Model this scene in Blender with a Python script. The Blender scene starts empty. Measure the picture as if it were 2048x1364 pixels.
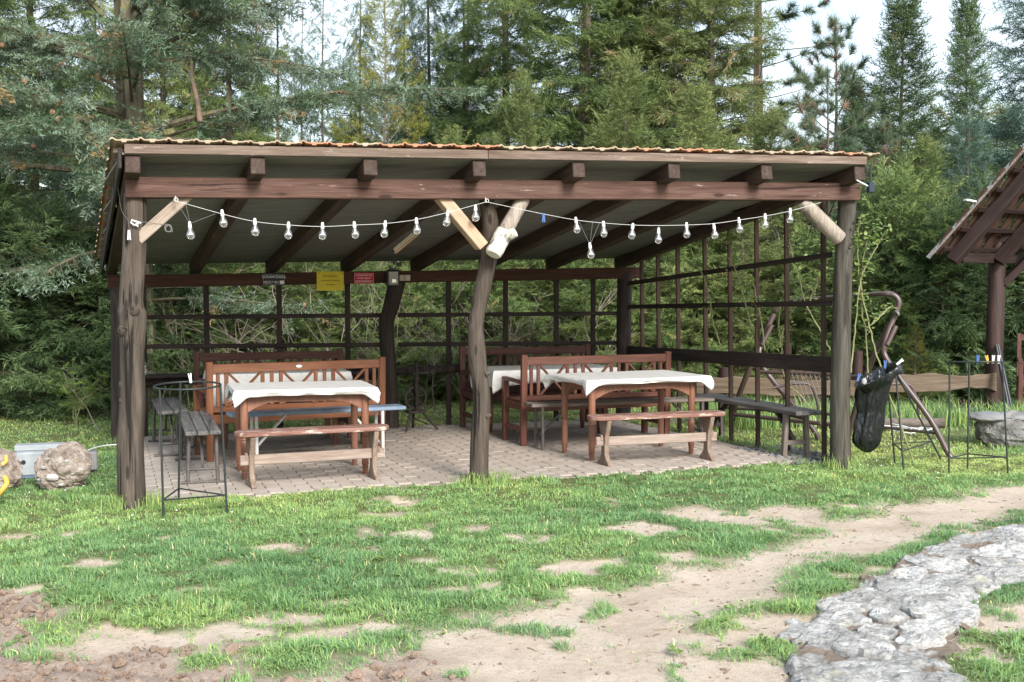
import bpy, bmesh, math, random
import numpy as np
from mathutils import Matrix, Vector, Euler
R = math.radians
random.seed(7)
sc = bpy.context.scene
col = sc.collection

# ------------------------------------------------------------------ camera, sky, sun, exposure
EYE = 1.67
FPX = 2450.0                       # focal length in photo pixels (photo 2048 wide)
PITCH = math.atan(122 / FPX)
cd = bpy.data.cameras.new('camera'); cam = bpy.data.objects.new('camera', cd); col.objects.link(cam)
cd.sensor_width = 36; cd.lens = FPX / 2048 * 36; cd.clip_end = 2000; cd.clip_start = .1
cam.location = (0, 0, EYE); cam.rotation_euler = (math.pi / 2 - PITCH, 0, 0)
sc.camera = cam

SUN_EL, SUN_AZ = R(31), R(155)     # azimuth clockwise from +Y: behind the camera, a little to the right
w = bpy.data.worlds.new('World'); sc.world = w; w.use_nodes = True
nt = w.node_tree; nt.nodes.clear()
out = nt.nodes.new('ShaderNodeOutputWorld'); bg = nt.nodes.new('ShaderNodeBackground')
sky = nt.nodes.new('ShaderNodeTexSky'); sky.sky_type = 'NISHITA'; sky.sun_disc = False
sky.sun_elevation = SUN_EL; sky.sun_rotation = SUN_AZ; sky.air_density = 1.2; sky.dust_density = 2.0
tc = nt.nodes.new('ShaderNodeTexCoord'); mp = nt.nodes.new('ShaderNodeMapping'); mp.inputs['Scale'].default_value = (1.6, 1.6, 5)
nz = nt.nodes.new('ShaderNodeTexNoise'); nz.inputs['Scale'].default_value = 2.2; nz.inputs['Detail'].default_value = 6
rp = nt.nodes.new('ShaderNodeMapRange'); rp.inputs['From Min'].default_value = .42; rp.inputs['From Max'].default_value = .66
rp.inputs['To Min'].default_value = .40; rp.inputs['To Max'].default_value = 1.0
mx = nt.nodes.new('ShaderNodeMix'); mx.data_type = 'RGBA'
mx.inputs[7].default_value = (4.6, 5.25, 6.0, 1)          # thin white cloud
L = nt.links.new
L(tc.outputs['Generated'], mp.inputs['Vector']); L(mp.outputs['Vector'], nz.inputs['Vector']); L(nz.outputs['Fac'], rp.inputs['Value'])
L(rp.outputs['Result'], mx.inputs[0]); L(sky.outputs['Color'], mx.inputs[6]); L(mx.outputs[2], bg.inputs['Color'])
bg.inputs['Strength'].default_value = .12
L(bg.outputs['Background'], out.inputs['Surface'])

sd = bpy.data.lights.new('sun', 'SUN'); sun = bpy.data.objects.new('sun', sd); col.objects.link(sun)
sd.energy = 2.7; sd.angle = R(20); sd.color = (1, .98, .95)
to_sun = Vector((math.sin(SUN_AZ) * math.cos(SUN_EL), math.cos(SUN_AZ) * math.cos(SUN_EL), math.sin(SUN_EL)))
sun.rotation_euler = to_sun.to_track_quat('Z', 'Y').to_euler(); sun.location = (0, -5, 20)

vs = sc.view_settings
vs.view_transform = 'Standard'; vs.look = 'None'; vs.gamma = 1; vs.use_curve_mapping = False
vs.exposure = 1.24
sc.cycles.use_denoising = True
try: sc.cycles.denoiser = 'OPENIMAGEDENOISE'
except Exception: pass
sc.cycles.max_bounces = 8; sc.cycles.transparent_max_bounces = 12

# ------------------------------------------------------------------ measuring helpers (photo pixel -> point in the place)
CT, ST = math.cos(PITCH), math.sin(PITCH)
def ray(px, py):
    x = (px - 1024) / FPX; u = (682 - py) / FPX
    return np.array([x, CT + ST * u, -ST + CT * u])
def G(px, py, z=0.0):
    d = ray(px, py); t = (z - EYE) / d[2]; return Vector((t * d[0], t * d[1], z))
def A(px, py, Y):
    d = ray(px, py); t = Y / d[1]; return Vector((t * d[0], Y, EYE + t * d[2]))
P0 = Vector((-2.84, 9.13, 0)); ANG = R(18.3)
E1 = Vector((math.cos(ANG), math.sin(ANG), 0)); E2 = Vector((-math.sin(ANG), math.cos(ANG), 0)); EZ = Vector((0, 0, 1))
def S(a, b, z=0.0): return P0 + E1 * a + E2 * b + EZ * z          # shelter frame: a along its front, b into it
def onb(px, py, b):                                                # ray onto the plane b = const
    d = Vector(ray(px, py)); o = Vector((0, 0, EYE)); t = ((P0 - o).dot(E2) + b) / d.dot(E2); return o + d * t

# ------------------------------------------------------------------ object helpers
WM = {}                                                            # world matrix of every object built
def tag(o, label=None, cat=None, group=None, kind=None):
    if label: o['label'] = label
    if cat: o['category'] = cat
    if group: o['group'] = group
    if kind: o['kind'] = kind
    return o
def thing(name, label, cat, group=None, M=None):
    o = bpy.data.objects.new(name, None); col.objects.link(o); o.empty_display_size = .1
    M = M or Matrix(); o.matrix_basis = M; WM[o] = M
    return tag(o, label, cat, group)
def obj(name, me, mat, parent=None, M=None):
    """me: mesh; M: its matrix in the space the parent was built in (world for things built in place)"""
    o = bpy.data.objects.new(name, me); col.objects.link(o)
    if mat is not None:
        if me.materials: me.materials[0] = mat
        else: me.materials.append(mat)
    M = M or Matrix(); o.matrix_basis = M; WM[o] = M
    if parent is not None:
        o.parent = parent; o.matrix_parent_inverse = WM[parent].inverted()
    return o
def copy_tree(o, parent=None):
    c = o.copy(); col.objects.link(c)
    if parent is not None: c.parent = parent
    for ch in list(o.children): copy_tree(ch, c)
    return c
def place(o, a, b, rot=0.0, z=0.0):
    o.matrix_basis = Matrix.Translation(S(a, b, z)) @ Matrix.Rotation(ANG + rot, 4, 'Z'); return o
def M_at(p, rot=0.0, tiltx=0, tilty=0): return Matrix.Translation(p) @ Matrix.Rotation(rot, 4, 'Z') @ Matrix.Rotation(tilty, 4, 'Y') @ Matrix.Rotation(tiltx, 4, 'X')
def frame(p0, p1, up=EZ):
    x = (p1 - p0).normalized(); y = up.cross(x)
    if y.length < 1e-4: y = Vector((0, 1, 0)).cross(x)
    y.normalize(); z = x.cross(y)
    return Matrix(((x.x, y.x, z.x, p0.x), (x.y, y.y, z.y, p0.y), (x.z, y.z, z.z, p0.z), (0, 0, 0, 1)))

def raw(name, V, F, smooth=False):
    me = bpy.data.meshes.new(name); me.from_pydata([tuple(v) for v in V], [], F); me.update()
    if smooth:
        me.polygons.foreach_set('use_smooth', [True] * len(me.polygons)); me.set_sharp_from_angle(angle=R(48))
    return me
def from_bm(name, bm, smooth=False):
    me = bpy.data.meshes.new(name); bm.to_mesh(me); bm.free()
    if smooth: me.polygons.foreach_set('use_smooth', [True] * len(me.polygons))
    return me
def tri_mesh(name, V, nper=3, attrs=None, smooth=False):
    """V (n,3) loose triangles (every 3 vertices); attrs: name -> per-face array"""
    n = len(V); nf = n // 3
    me = bpy.data.meshes.new(name)
    me.vertices.add(n); me.vertices.foreach_set('co', np.asarray(V, np.float32).ravel())
    me.loops.add(n); me.loops.foreach_set('vertex_index', np.arange(n, dtype=np.int32))
    me.polygons.add(nf); me.polygons.foreach_set('loop_start', np.arange(0, n, 3, dtype=np.int32))
    try: me.polygons.foreach_set('loop_total', np.full(nf, 3, np.int32))
    except Exception: pass
    for k, a in (attrs or {}).items():
        at = me.attributes.new(k, 'FLOAT', 'FACE'); at.data.foreach_set('value', np.asarray(a, np.float32))
    me.update(calc_edges=True)
    return me
def box(name, L_, w_, h_, bev=.004, x0=0.0):
    """a board along +X from x0, centred on Y and Z"""
    bm = bmesh.new()
    V = [bm.verts.new((x0 + (L_ if i else 0), (w_ if j else -w_) / 2, (h_ if k else -h_) / 2)) for i in (0, 1) for j in (0, 1) for k in (0, 1)]
    for f in ((0, 1, 3, 2), (4, 6, 7, 5), (0, 4, 5, 1), (2, 3, 7, 6), (0, 2, 6, 4), (1, 5, 7, 3)): bm.faces.new([V[i] for i in f])
    if bev: bmesh.ops.bevel(bm, geom=list(bm.edges), offset=bev, segments=1, affect='EDGES')
    return from_bm(name, bm)
def board(name, p0, p1, w_, h_, mat, parent=None, up=EZ, bev=.004):
    return obj(name, box(name, (p1 - p0).length, w_, h_, bev), mat, parent, frame(p0, p1, up))
def tube_data(pts, radii, seg=8, cap=True, off=0, wob=0.0, rng=None):
    pts = [Vector(p) for p in pts]
    if not hasattr(radii, '__len__'): radii = [radii] * len(pts)
    V = []; F = []; n = len(pts)
    t = (pts[1] - pts[0]).normalized(); u = t.orthogonal().normalized()
    for i, p in enumerate(pts):
        tt = (pts[min(i + 1, n - 1)] - pts[max(i - 1, 0)]).normalized()
        u = (u - tt * u.dot(tt)).normalized(); v = tt.cross(u)
        for k in range(seg):
            a = 2 * math.pi * k / seg; r = radii[i]
            if wob: r *= 1 + wob * (rng.random() - .5)
            V.append(p + (u * math.cos(a) + v * math.sin(a)) * r)
    for i in range(n - 1):
        for k in range(seg):
            a = off + i * seg + k; b = off + i * seg + (k + 1) % seg
            F.append((a, b, b + seg, a + seg))
    if cap:
        F.append(tuple(off + k for k in reversed(range(seg)))); F.append(tuple(off + (n - 1) * seg + k for k in range(seg)))
    return V, F
def tube(name, pts, radii, mat, parent=None, seg=8, M=None, smooth=True):
    V, F = tube_data(pts, radii, seg)
    return obj(name, raw(name, V, F, smooth), mat, parent, M)
def tubes(name, lst, seg=6, smooth=True):
    V = []; F = []
    for pts, r in lst:
        v, f = tube_data(pts, r, seg, True, len(V)); V += v; F += f
    return raw(name, V, F, smooth)
def lathe(name, prof, seg=16, smooth=True):
    V = []; F = []
    for r, z in prof:
        for k in range(seg):
            a = 2 * math.pi * k / seg; V.append((r * math.cos(a), r * math.sin(a), z))
    for i in range(len(prof) - 1):
        for k in range(seg):
            a = i * seg + k; b = i * seg + (k + 1) % seg; F.append((a, b, b + seg, a + seg))
    F.append(tuple(reversed(range(seg)))); F.append(tuple((len(prof) - 1) * seg + k for k in range(seg)))
    return raw(name, V, F, smooth)
def prism(name, outline, thick, axis='Y', bev=.003):
    """outline [(x,z)] extruded along Y, centred"""
    bm = bmesh.new(); a = [bm.verts.new((x, -thick / 2, z)) for x, z in outline]; b = [bm.verts.new((x, thick / 2, z)) for x, z in outline]
    n = len(outline); bm.faces.new(a); bm.faces.new(list(reversed(b)))
    for i in range(n): bm.faces.new((a[i], b[i], b[(i + 1) % n], a[(i + 1) % n]))
    bmesh.ops.recalc_face_normals(bm, faces=list(bm.faces))
    if bev: bmesh.ops.bevel(bm, geom=list(bm.edges), offset=bev, segments=1, affect='EDGES')
    return from_bm(name, bm)
def sag(p0, p1, drop, n=14): return [p0.lerp(p1, i / n) - EZ * (drop * 4 * (i / n) * (1 - i / n)) for i in range(n + 1)]
def smoothpath(pts, n=6):
    pts = [Vector(p) for p in pts]; out_ = []
    P = [pts[0] * 2 - pts[1]] + pts + [pts[-1] * 2 - pts[-2]]
    for i in range(1, len(P) - 2):
        for k in range(n):
            t = k / n; a, b, c, d = P[i - 1], P[i], P[i + 1], P[i + 2]
            out_.append(.5 * ((2 * b) + (c - a) * t + (2 * a - 5 * b + 4 * c - d) * t * t + (3 * b - a - 3 * c + d) * t ** 3))
    return out_ + [pts[-1]]

# value noise in numpy
def vnoise(x, y, seed=0):
    xi = np.floor(x).astype(np.int64); yi = np.floor(y).astype(np.int64); fx = x - xi; fy = y - yi
    def h(a, b):
        n = (a * 374761393 + b * 668265263 + seed * 1442695041) & 0xffffffff
        n = ((n ^ (n >> 13)) * 1274126177) & 0xffffffff
        return ((n ^ (n >> 16)) & 0xffff) / 65535.0
    u = fx * fx * (3 - 2 * fx); v = fy * fy * (3 - 2 * fy)
    return (h(xi, yi) * (1 - u) + h(xi + 1, yi) * u) * (1 - v) + (h(xi, yi + 1) * (1 - u) + h(xi + 1, yi + 1) * u) * v
def fnoise(x, y, s, oct_=4, seed=0):
    r = 0; a = 1; t = 0
    for k in range(oct_): r = r + a * vnoise(x * s, y * s, seed + k); t += a; a *= .5; s *= 2.1
    return r / t
def poly_sd(X, Y, poly):
    """signed distance, + inside"""
    P = np.array([(p[0], p[1]) for p in poly]); d = np.full(X.shape, 1e9); ins = np.zeros(X.shape, bool)
    for i in range(len(P)):
        a = P[i]; b = P[(i + 1) % len(P)]; e = b - a; wx = X - a[0]; wy = Y - a[1]
        t = np.clip((wx * e[0] + wy * e[1]) / (e @ e + 1e-12), 0, 1)
        d = np.minimum(d, np.hypot(wx - e[0] * t, wy - e[1] * t))
        c = ((a[1] > Y) != (b[1] > Y)) & (X < (b[0] - a[0]) * (Y - a[1]) / (b[1] - a[1] + 1e-12) + a[0]); ins ^= c
    return np.where(ins, d, -d)

# ------------------------------------------------------------------ materials
def newmat(name, rough=.7, spec=.3, metal=0.0, base=None):
    m = bpy.data.materials.new(name); m.use_nodes = True; t = m.node_tree; b = t.nodes['Principled BSDF']
    b.inputs['Roughness'].default_value = rough; b.inputs['Specular IOR Level'].default_value = spec; b.inputs['Metallic'].default_value = metal
    if base: b.inputs['Base Color'].default_value = (*base, 1)
    return m, t, b
def nd(t, kind, **kw):
    n = t.nodes.new('ShaderNode' + kind)
    for k, v in kw.items():
        if k in n.inputs: n.inputs[k].default_value = v
        else: setattr(n, k, v)
    return n
def coords(t, scale, kind='Object', rand=True, rot=None):
    c = nd(t, 'TexCoord'); m = nd(t, 'Mapping'); m.inputs['Scale'].default_value = scale
    if rot: m.inputs['Rotation'].default_value = rot
    if rand:
        oi = nd(t, 'ObjectInfo'); mu = nd(t, 'Math', operation='MULTIPLY'); mu.inputs[1].default_value = 53.0
        t.links.new(oi.outputs['Random'], mu.inputs[0])
        ad = nd(t, 'VectorMath', operation='ADD'); t.links.new(c.outputs[kind], ad.inputs[0]); t.links.new(mu.outputs[0], ad.inputs[1])
        t.links.new(ad.outputs[0], m.inputs['Vector'])
    else: t.links.new(c.outputs[kind], m.inputs['Vector'])
    return m.outputs['Vector']
def noise(t, vec, scale, detail=5, rough=.55, dist=0.0):
    n = nd(t, 'TexNoise'); n.inputs['Scale'].default_value = scale; n.inputs['Detail'].default_value = detail
    n.inputs['Roughness'].default_value = rough; n.inputs['Distortion'].default_value = dist
    t.links.new(vec, n.inputs['Vector']); return n.outputs['Fac']
def ramp(t, fac, stops):
    r = nd(t, 'ValToRGB'); el = r.color_ramp.elements
    while len(el) < len(stops): el.new(.5)
    for e, (p, c) in zip(el, stops): e.position = p; e.color = (*c, 1) if len(c) == 3 else c
    t.links.new(fac, r.inputs['Fac']); return r.outputs['Color']
def rng_(t, fac, a, b, c=0.0, d=1.0):
    m = nd(t, 'MapRange'); m.inputs[1].default_value = a; m.inputs[2].default_value = b; m.inputs[3].default_value = c; m.inputs[4].default_value = d
    t.links.new(fac, m.inputs[0]); return m.outputs[0]
def mix(t, fac, a, b, mode='MIX'):
    m = nd(t, 'Mix', data_type='RGBA', blend_type=mode)
    for i, v in ((0, fac), (6, a), (7, b)):
        if hasattr(v, 'links'): t.links.new(v, m.inputs[i])
        elif i == 0: m.inputs[0].default_value = v
        else: m.inputs[i].default_value = (*v, 1)
    return m.outputs[2]
def bump(t, b, h, strength=.4, dist=.01):
    n = nd(t, 'Bump'); n.inputs['Strength'].default_value = strength; n.inputs['Distance'].default_value = dist
    t.links.new(h, n.inputs['Height']); t.links.new(n.outputs['Normal'], b.inputs['Normal'])
def wood(name, dark, mid, light, rough=.75, spec=.25, axis='X', wear=None, wear_at=.6, crack=.0, bstr=.5, fine=1.0, knots=False):
    m, t, b = newmat(name, rough, spec)
    al = {'X': (1.1, 11, 11), 'Z': (11, 11, 1.1)}[axis]
    v = coords(t, al)
    n1 = noise(t, v, 1.6, 6, .6, .6)
    v2 = coords(t, tuple(q * fine for q in ({'X': (3, 75, 75), 'Z': (75, 75, 3)}[axis])))
    n2 = noise(t, v2, 1.3, 3, .6, .2)
    c = ramp(t, n1, [(.28, dark), (.5, mid), (.74, light)])
    c = mix(t, rng_(t, n2, .35, .7, .45, 0.0), c, tuple(q * .45 for q in dark))
    if crack:
        n4 = noise(t, coords(t, tuple(q * .9 for q in ({'X': (.6, 17, 17), 'Z': (17, 17, .6)}[axis]))), 1.0, 5, .6, .7)
        c = mix(t, rng_(t, n4, .57, .63, 0, crack), c, tuple(q * .25 for q in dark))
    vk = coords(t, {'X': (1.0, 3.4, 3.4), 'Z': (3.4, 3.4, 1.0)}[axis]); vo = nd(t, 'TexVoronoi'); vo.inputs['Scale'].default_value = 2.4; t.links.new(vk, vo.inputs['Vector'])
    if knots: c = mix(t, rng_(t, vo.outputs['Distance'], .16, .10, 0, .8), c, tuple(q * .35 for q in dark))
    if wear:
        v3 = coords(t, {'X': (2, 9, 9), 'Z': (9, 9, 2)}[axis])
        n3 = noise(t, v3, 2.2, 8, .72)
        c = mix(t, rng_(t, n3, wear_at, wear_at + .08), c, wear)
    t.links.new(c, b.inputs['Base Color']); bump(t, b, n2, bstr, .006)
    return m
def blotch(name, stops, scale=6, rough=.8, spec=.2, metal=0, bstr=.3, bdist=.01, detail=6, rand=True, extra=None):
    m, t, b = newmat(name, rough, spec, metal)
    v = coords(t, (1, 1, 1), rand=rand); n1 = noise(t, v, scale, detail, .62, .3); c = ramp(t, n1, stops)
    n2 = noise(t, v, scale * 6, 4, .6)
    if extra: c = mix(t, rng_(t, noise(t, v, extra[1], 5, .65), extra[2], extra[2] + .06), c, extra[0])
    t.links.new(c, b.inputs['Base Color']); bump(t, b, n2, bstr, bdist)
    return m

M_ = {}
M_['beam'] = wood('stained_beam', (0.062, 0.030, 0.021), (0.115, 0.061, 0.045), (0.175, 0.105, 0.084), wear=(.40, .32, .28), wear_at=.62, crack=.85, bstr=.8, knots=True)
M_['rafter'] = wood('dark_rafter', (0.038, 0.017, 0.011), (0.072, 0.032, 0.020), (0.106, 0.053, 0.036))
M_['rafterend'] = wood('rafter', (0.038, 0.024, 0.018), (0.072, 0.046, 0.035), (0.119, 0.080, 0.064))
M_['fascia'] = wood('weathered_fascia', (0.107, 0.072, 0.052), (0.193, 0.140, 0.106), (0.287, 0.224, 0.179), wear=(.42, .36, .31), wear_at=.60)
M_['dark'] = wood('dark_stain', (.022, .016, .015), (.045, .033, .029), (.075, .057, .050))
M_['log'] = wood('bark_free_log', (0.044, 0.033, 0.024), (0.092, 0.071, 0.055), (0.152, 0.123, 0.098), axis='Z', crack=1.0, wear=(.32, .29, .26), wear_at=.70, bstr=1.0, knots=True)
M_['logdark'] = wood('dark_log', (0.024, 0.017, 0.014), (0.049, 0.037, 0.031), (0.093, 0.072, 0.060), axis='Z', crack=.5, bstr=.8)
M_['logred'] = wood('red_brown_log', (0.022, 0.011, 0.009), (0.046, 0.022, 0.018), (0.083, 0.044, 0.034), axis='Z', crack=.4, bstr=.7, spec=.4, rough=.5)
M_['brace'] = wood('pale_peeled_wood', (0.238, 0.180, 0.132), (0.361, 0.290, 0.224), (0.475, 0.396, 0.326), crack=.6)
M_['bracenew'] = wood('fresh_pine', (.42, .275, .175), (.53, .37, .25), (.60, .45, .32))
M_['grey'] = wood('grey_weathered_plank', (0.072, 0.066, 0.061), (0.145, 0.136, 0.128), (0.230, 0.217, 0.204), crack=.8, bstr=.9)
M_['greybrown'] = wood('brown_grey_plank', (.11, .085, .07), (.20, .16, .135), (.30, .255, .22), crack=.7, bstr=.9)
M_['orange'] = wood('orange_brown_varnish', (0.138, 0.046, 0.018), (0.207, 0.078, 0.034), (0.267, 0.115, 0.055), rough=.38, spec=.45, bstr=.15)
M_['brown'] = wood('red_brown_varnish', (0.092, 0.033, 0.021), (0.147, 0.055, 0.035), (0.202, 0.085, 0.055), rough=.45, spec=.4, bstr=.2)
M_['darkbrown'] = wood('dull_dark_brown', (.085, .036, .028), (.135, .06, .047), (.19, .10, .08), rough=.6, bstr=.3)
M_['leg'] = wood('turned_leg_varnish', (.17, .070, .042), (.245, .108, .066), (.30, .145, .092), axis='Z', rough=.42, spec=.4, bstr=.12)
M_['peel'] = wood('peeling_red_bench', (.19, .085, .062), (.26, .135, .105), (.34, .20, .16), wear=(.52, .43, .36), wear_at=.54, bstr=.7)
M_['peelz'] = wood('worn_bench_leg', (0.162, 0.106, 0.076), (0.255, 0.187, 0.140), (0.357, 0.281, 0.225), axis='Z', wear=(.24, .11, .08), wear_at=.6, bstr=.7)
M_['peelrail'] = wood('worn_bench_rail', (0.224, 0.160, 0.124), (0.336, 0.264, 0.216), (0.416, 0.344, 0.288), wear=(.30, .15, .11), wear_at=.58, bstr=.6)
M_['fence'] = wood('fence_board', (.12, .080, .05), (.145, .105, .072), (.22, .165, .12), crack=.5)
M_['metal'] = newmat('dark_painted_steel', .5, .5, .2, (.028, .032, .031))[0]
M_['swing'] = newmat('brown_painted_tube', .35, .5, .0, (.085, .056, .050))[0]
M_['steelleg'] = blotch('rusty_steel_leg', [(.3, (.07, .06, .055)), (.7, (.13, .115, .105))], 12, .6, .4, .2)
M_['black'] = newmat('black_plastic', .4, .5, 0, (.012, .013, .015))[0]
M_['white'] = newmat('white_plastic', .4, .4, 0, (.78, .78, .76))[0]
M_['rope'] = newmat('white_cord', .7, .2, 0, (.62, .62, .60))[0]
M_['wire'] = newmat('grey_wire', .6, .3, 0, (.16, .16, .15))[0]
M_['blue'] = newmat('blue_plastic', .4, .4, 0, (.10, .19, .45))[0]
M_['yellowpeg'] = newmat('yellow_plastic', .4, .4, 0, (.75, .48, .10))[0]
M_['yellow'] = blotch('yellow_sheet', [(.3, (.56, .46, .035)), (.7, (.66, .56, .06))], 5, .6, .2, bstr=.05)
M_['red'] = newmat('red_sign_face', .5, .3, 0, (.42, .012, .025))[0]
M_['signblack'] = newmat('black_sign_face', .5, .3, 0, (.018, .02, .022))[0]
M_['letter'] = newmat('pale_lettering', .6, .2, 0, (.72, .72, .72))[0]
M_['ink'] = newmat('dark_lettering', .7, .2, 0, (.13, .10, .01))[0]
M_['beige'] = newmat('beige_plate', .5, .3, 0, (.55, .49, .38))[0]
M_['ceiling'] = wood('grey_ceiling_board', (.165, .162, .148), (.215, .210, .192), (.255, .250, .23), bstr=.12, fine=.4)
M_['gap'] = newmat('dark_joint', .9, .1, 0, (.03, .03, .028))[0]
M_['concrete'] = blotch('rough_concrete', [(.28, (.19, .145, .115)), (.48, (.36, .29, .24)), (.62, (.50, .43, .37)), (.75, (.62, .57, .51))], 15, .95, .1, bstr=1.0, bdist=.03)
M_['greyconc'] = blotch('pale_grey_concrete', [(.3, (.23, .25, .26)), (.7, (.35, .37, .38))], 5, .85, .2, bstr=.2)
M_['ochre'] = newmat('ochre_plastic', .5, .3, 0, (.62, .36, .07))[0]
M_['wallstone'] = blotch('grey_wall_stone', [(.3, (.10, .095, .09)), (.5, (.20, .19, .18)), (.72, (.33, .32, .30))], 7, .9, .15, bstr=1.0, bdist=.03, extra=((.38, .25, .06), 5, .66))
M_['plankblue'] = blotch('blue_grey_plank', [(.3, (.13, .19, .27)), (.7, (.26, .33, .42))], 6, .5, .35, bstr=.15)
M_['birch'] = blotch('birch_bark', [(.34, (.05, .045, .04)), (.42, (.45, .42, .36)), (.6, (.66, .64, .58)), (.75, (.74, .72, .68))], 14, .75, .2, bstr=.5)
M_['birchcut'] = newmat('fresh_birch_cut', .8, .2, 0, (.70, .66, .56))[0]
M_['slate'] = blotch('flat_grey_slab', [(.3, (.15, .145, .14)), (.7, (.27, .265, .26))], 4, .9, .2, bstr=.4)

def cloth_mat():
    m, t, b = newmat('white_marbled_oilcloth', .38, .4)
    v = coords(t, (1, 1, 1)); n1 = noise(t, v, 9, 6, .7, 1.5); n2 = noise(t, v, 3, 4, .6)
    c = ramp(t, n1, [(.345, (.36, .36, .37)), (.40, (.66, .65, .62)), (1, (.74, .73, .70))])
    c = mix(t, rng_(t, n2, .35, .75, 0, .35), c, (.60, .58, .54)); t.links.new(c, b.inputs['Base Color'])
    bump(t, b, noise(t, v, 14, 3), .15, .01); return m
M_['cloth'] = cloth_mat()
def bag_mat():
    m, t, b = newmat('black_bin_bag', .20, .7, 0, (.010, .011, .013))
    v = coords(t, (9, 9, 2.2)); bump(t, b, noise(t, v, 2.2, 3, .5, .8), .9, .03); return m
M_['bag'] = bag_mat()
def glass_mat():
    m = bpy.data.materials.new('clear_bulb_glass'); m.use_nodes = True; t = m.node_tree; t.nodes.clear()
    o = nd(t, 'OutputMaterial'); tr = nd(t, 'BsdfTransparent'); gl = nd(t, 'BsdfGlossy'); df = nd(t, 'BsdfDiffuse'); ms = nd(t, 'MixShader'); m2 = nd(t, 'MixShader')
    gl.inputs['Roughness'].default_value = .04; gl.inputs['Color'].default_value = (1, 1, 1, 1); df.inputs['Color'].default_value = (.8, .8, .8, 1)
    fr = nd(t, 'LayerWeight'); fr.inputs['Blend'].default_value = .55
    t.links.new(fr.outputs['Facing'], ms.inputs[0]); t.links.new(tr.outputs[0], ms.inputs[1]); t.links.new(gl.outputs[0], ms.inputs[2])
    m2.inputs[0].default_value = .07; t.links.new(ms.outputs[0], m2.inputs[1]); t.links.new(df.outputs[0], m2.inputs[2])
    t.links.new(m2.outputs[0], o.inputs['Surface']); return m
M_['glass'] = glass_mat()
def tile_mat():
    m, t, b = newmat('clay_roof_tile', .85, .2)
    oi = nd(t, 'ObjectInfo')
    base = ramp(t, oi.outputs['Random'], [(.0, (.44, .20, .115)), (.22, (.40, .20, .12)), (.26, (.34, .25, .17)), (.6, (.40, .315, .225)), (.8, (.31, .235, .165)), (1., (.44, .36, .265))])
    v = coords(t, (1, 1, 1)); n1 = noise(t, v, 13, 6, .65)
    c = mix(t, rng_(t, n1, .5, .72, 0, .7), base, (.17, .135, .09))
    n2 = noise(t, v, 30, 4, .7); c = mix(t, rng_(t, n2, .66, .72, 0, .55), c, (.36, .31, .08))
    t.links.new(c, b.inputs['Base Color']); bump(t, b, n2, .4, .005); return m
M_['tile'] = tile_mat()
def paver_mat():
    m, t, b = newmat('grey_pink_paver', .92, .15)
    oi = nd(t, 'ObjectInfo'); base = ramp(t, oi.outputs['Random'], [(0, (.40, .335, .28)), (.5, (.43, .365, .31)), (1, (.46, .395, .34))])
    v = coords(t, (1, 1, 1), 'Generated', False)
    n1 = noise(t, coords(t, (1, 1, 1)), 8, 6, .65)
    c = mix(t, rng_(t, n1, .3, .75, .35, 0), base, (.28, .235, .195))
    nw = noise(t, coords(t, (1, 1, 1), 'Object', False), 1, 2)
    gp = nd(t, 'NewGeometry'); np_ = noise(t, gp.outputs['Position'], .9, 5, .65); c = mix(t, rng_(t, np_, .50, .68, 0, .55), c, (.25, .225, .175))
    t.links.new(c, b.inputs['Base Color']); bump(t, b, noise(t, coords(t, (1, 1, 1)), 90, 3), .3, .004); return m
M_['paver'] = paver_mat()
M_['sand'] = blotch('joint_sand', [(.3, (.22, .185, .155)), (.7, (.31, .265, .225))], 20, .95, .1)
def stone_mat():
    m, t, b = newmat('white_limestone', .9, .15)
    v = coords(t, (1, 1, 1)); n1 = noise(t, v, 5, 8, .68, .6); n2 = noise(t, coords(t, (1, 1, 2)), 16, 8, .75)
    c = ramp(t, n1, [(.30, (.24, .23, .215)), (.46, (.42, .405, .38)), (.66, (.60, .585, .555))])
    c = mix(t, rng_(t, n2, .49, .62, 0, .85), c, (.22, .21, .19))
    c = mix(t, rng_(t, noise(t, v, 60, 5, .75), .5, .62, 0, .5), c, (.16, .15, .135))
    c = mix(t, rng_(t, noise(t, v, 3.2, 4, .6), .62, .74, 0, .5), c, (.55, .48, .30))
    t.links.new(c, b.inputs['Base Color']); bump(t, b, n2, .9, .025); return m
M_['stone'] = stone_mat()
def ground_mat():
    m, t, b = newmat('soil_and_turf', .97, .08)
    at = nd(t, 'Attribute', attribute_name='bare'); ti = nd(t, 'Attribute', attribute_name='tilled')
    v = coords(t, (1, 1, 1), rand=False)
    n1 = noise(t, v, 2.3, 7, .65); n2 = noise(t, v, 22, 8, .72); n3 = noise(t, v, 110, 4, .7)
    dry = ramp(t, n1, [(.3, (.48, .375, .285)), (.5, (.585, .475, .37)), (.7, (.65, .55, .445))])
    dry = mix(t, rng_(t, n2, .48, .72, 0, .6), dry, (.34, .265, .195))
    dry = mix(t, rng_(t, n3, .56, .72, 0, .6), dry, (.24, .185, .135))
    wet = ramp(t, n2, [(.3, (.24, .18, .14)), (.55, (.37, .285, .23)), (.75, (.47, .38, .315))])
    soil = mix(t, ti.outputs['Fac'], dry, wet)
    turf = ramp(t, n2, [(.3, (.085, .115, .040)), (.52, (.155, .17, .070)), (.74, (.30, .265, .155))])
    c = mix(t, rng_(t, at.outputs['Fac'], .12, .62), turf, soil)
    t.links.new(c, b.inputs['Base Color'])
    ad = nd(t, 'Math', operation='ADD'); t.links.new(n2, ad.inputs[0]); t.links.new(n3, ad.inputs[1]); bump(t, b, ad.outputs[0], .7, .03); return m
M_['ground'] = ground_mat()
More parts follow.
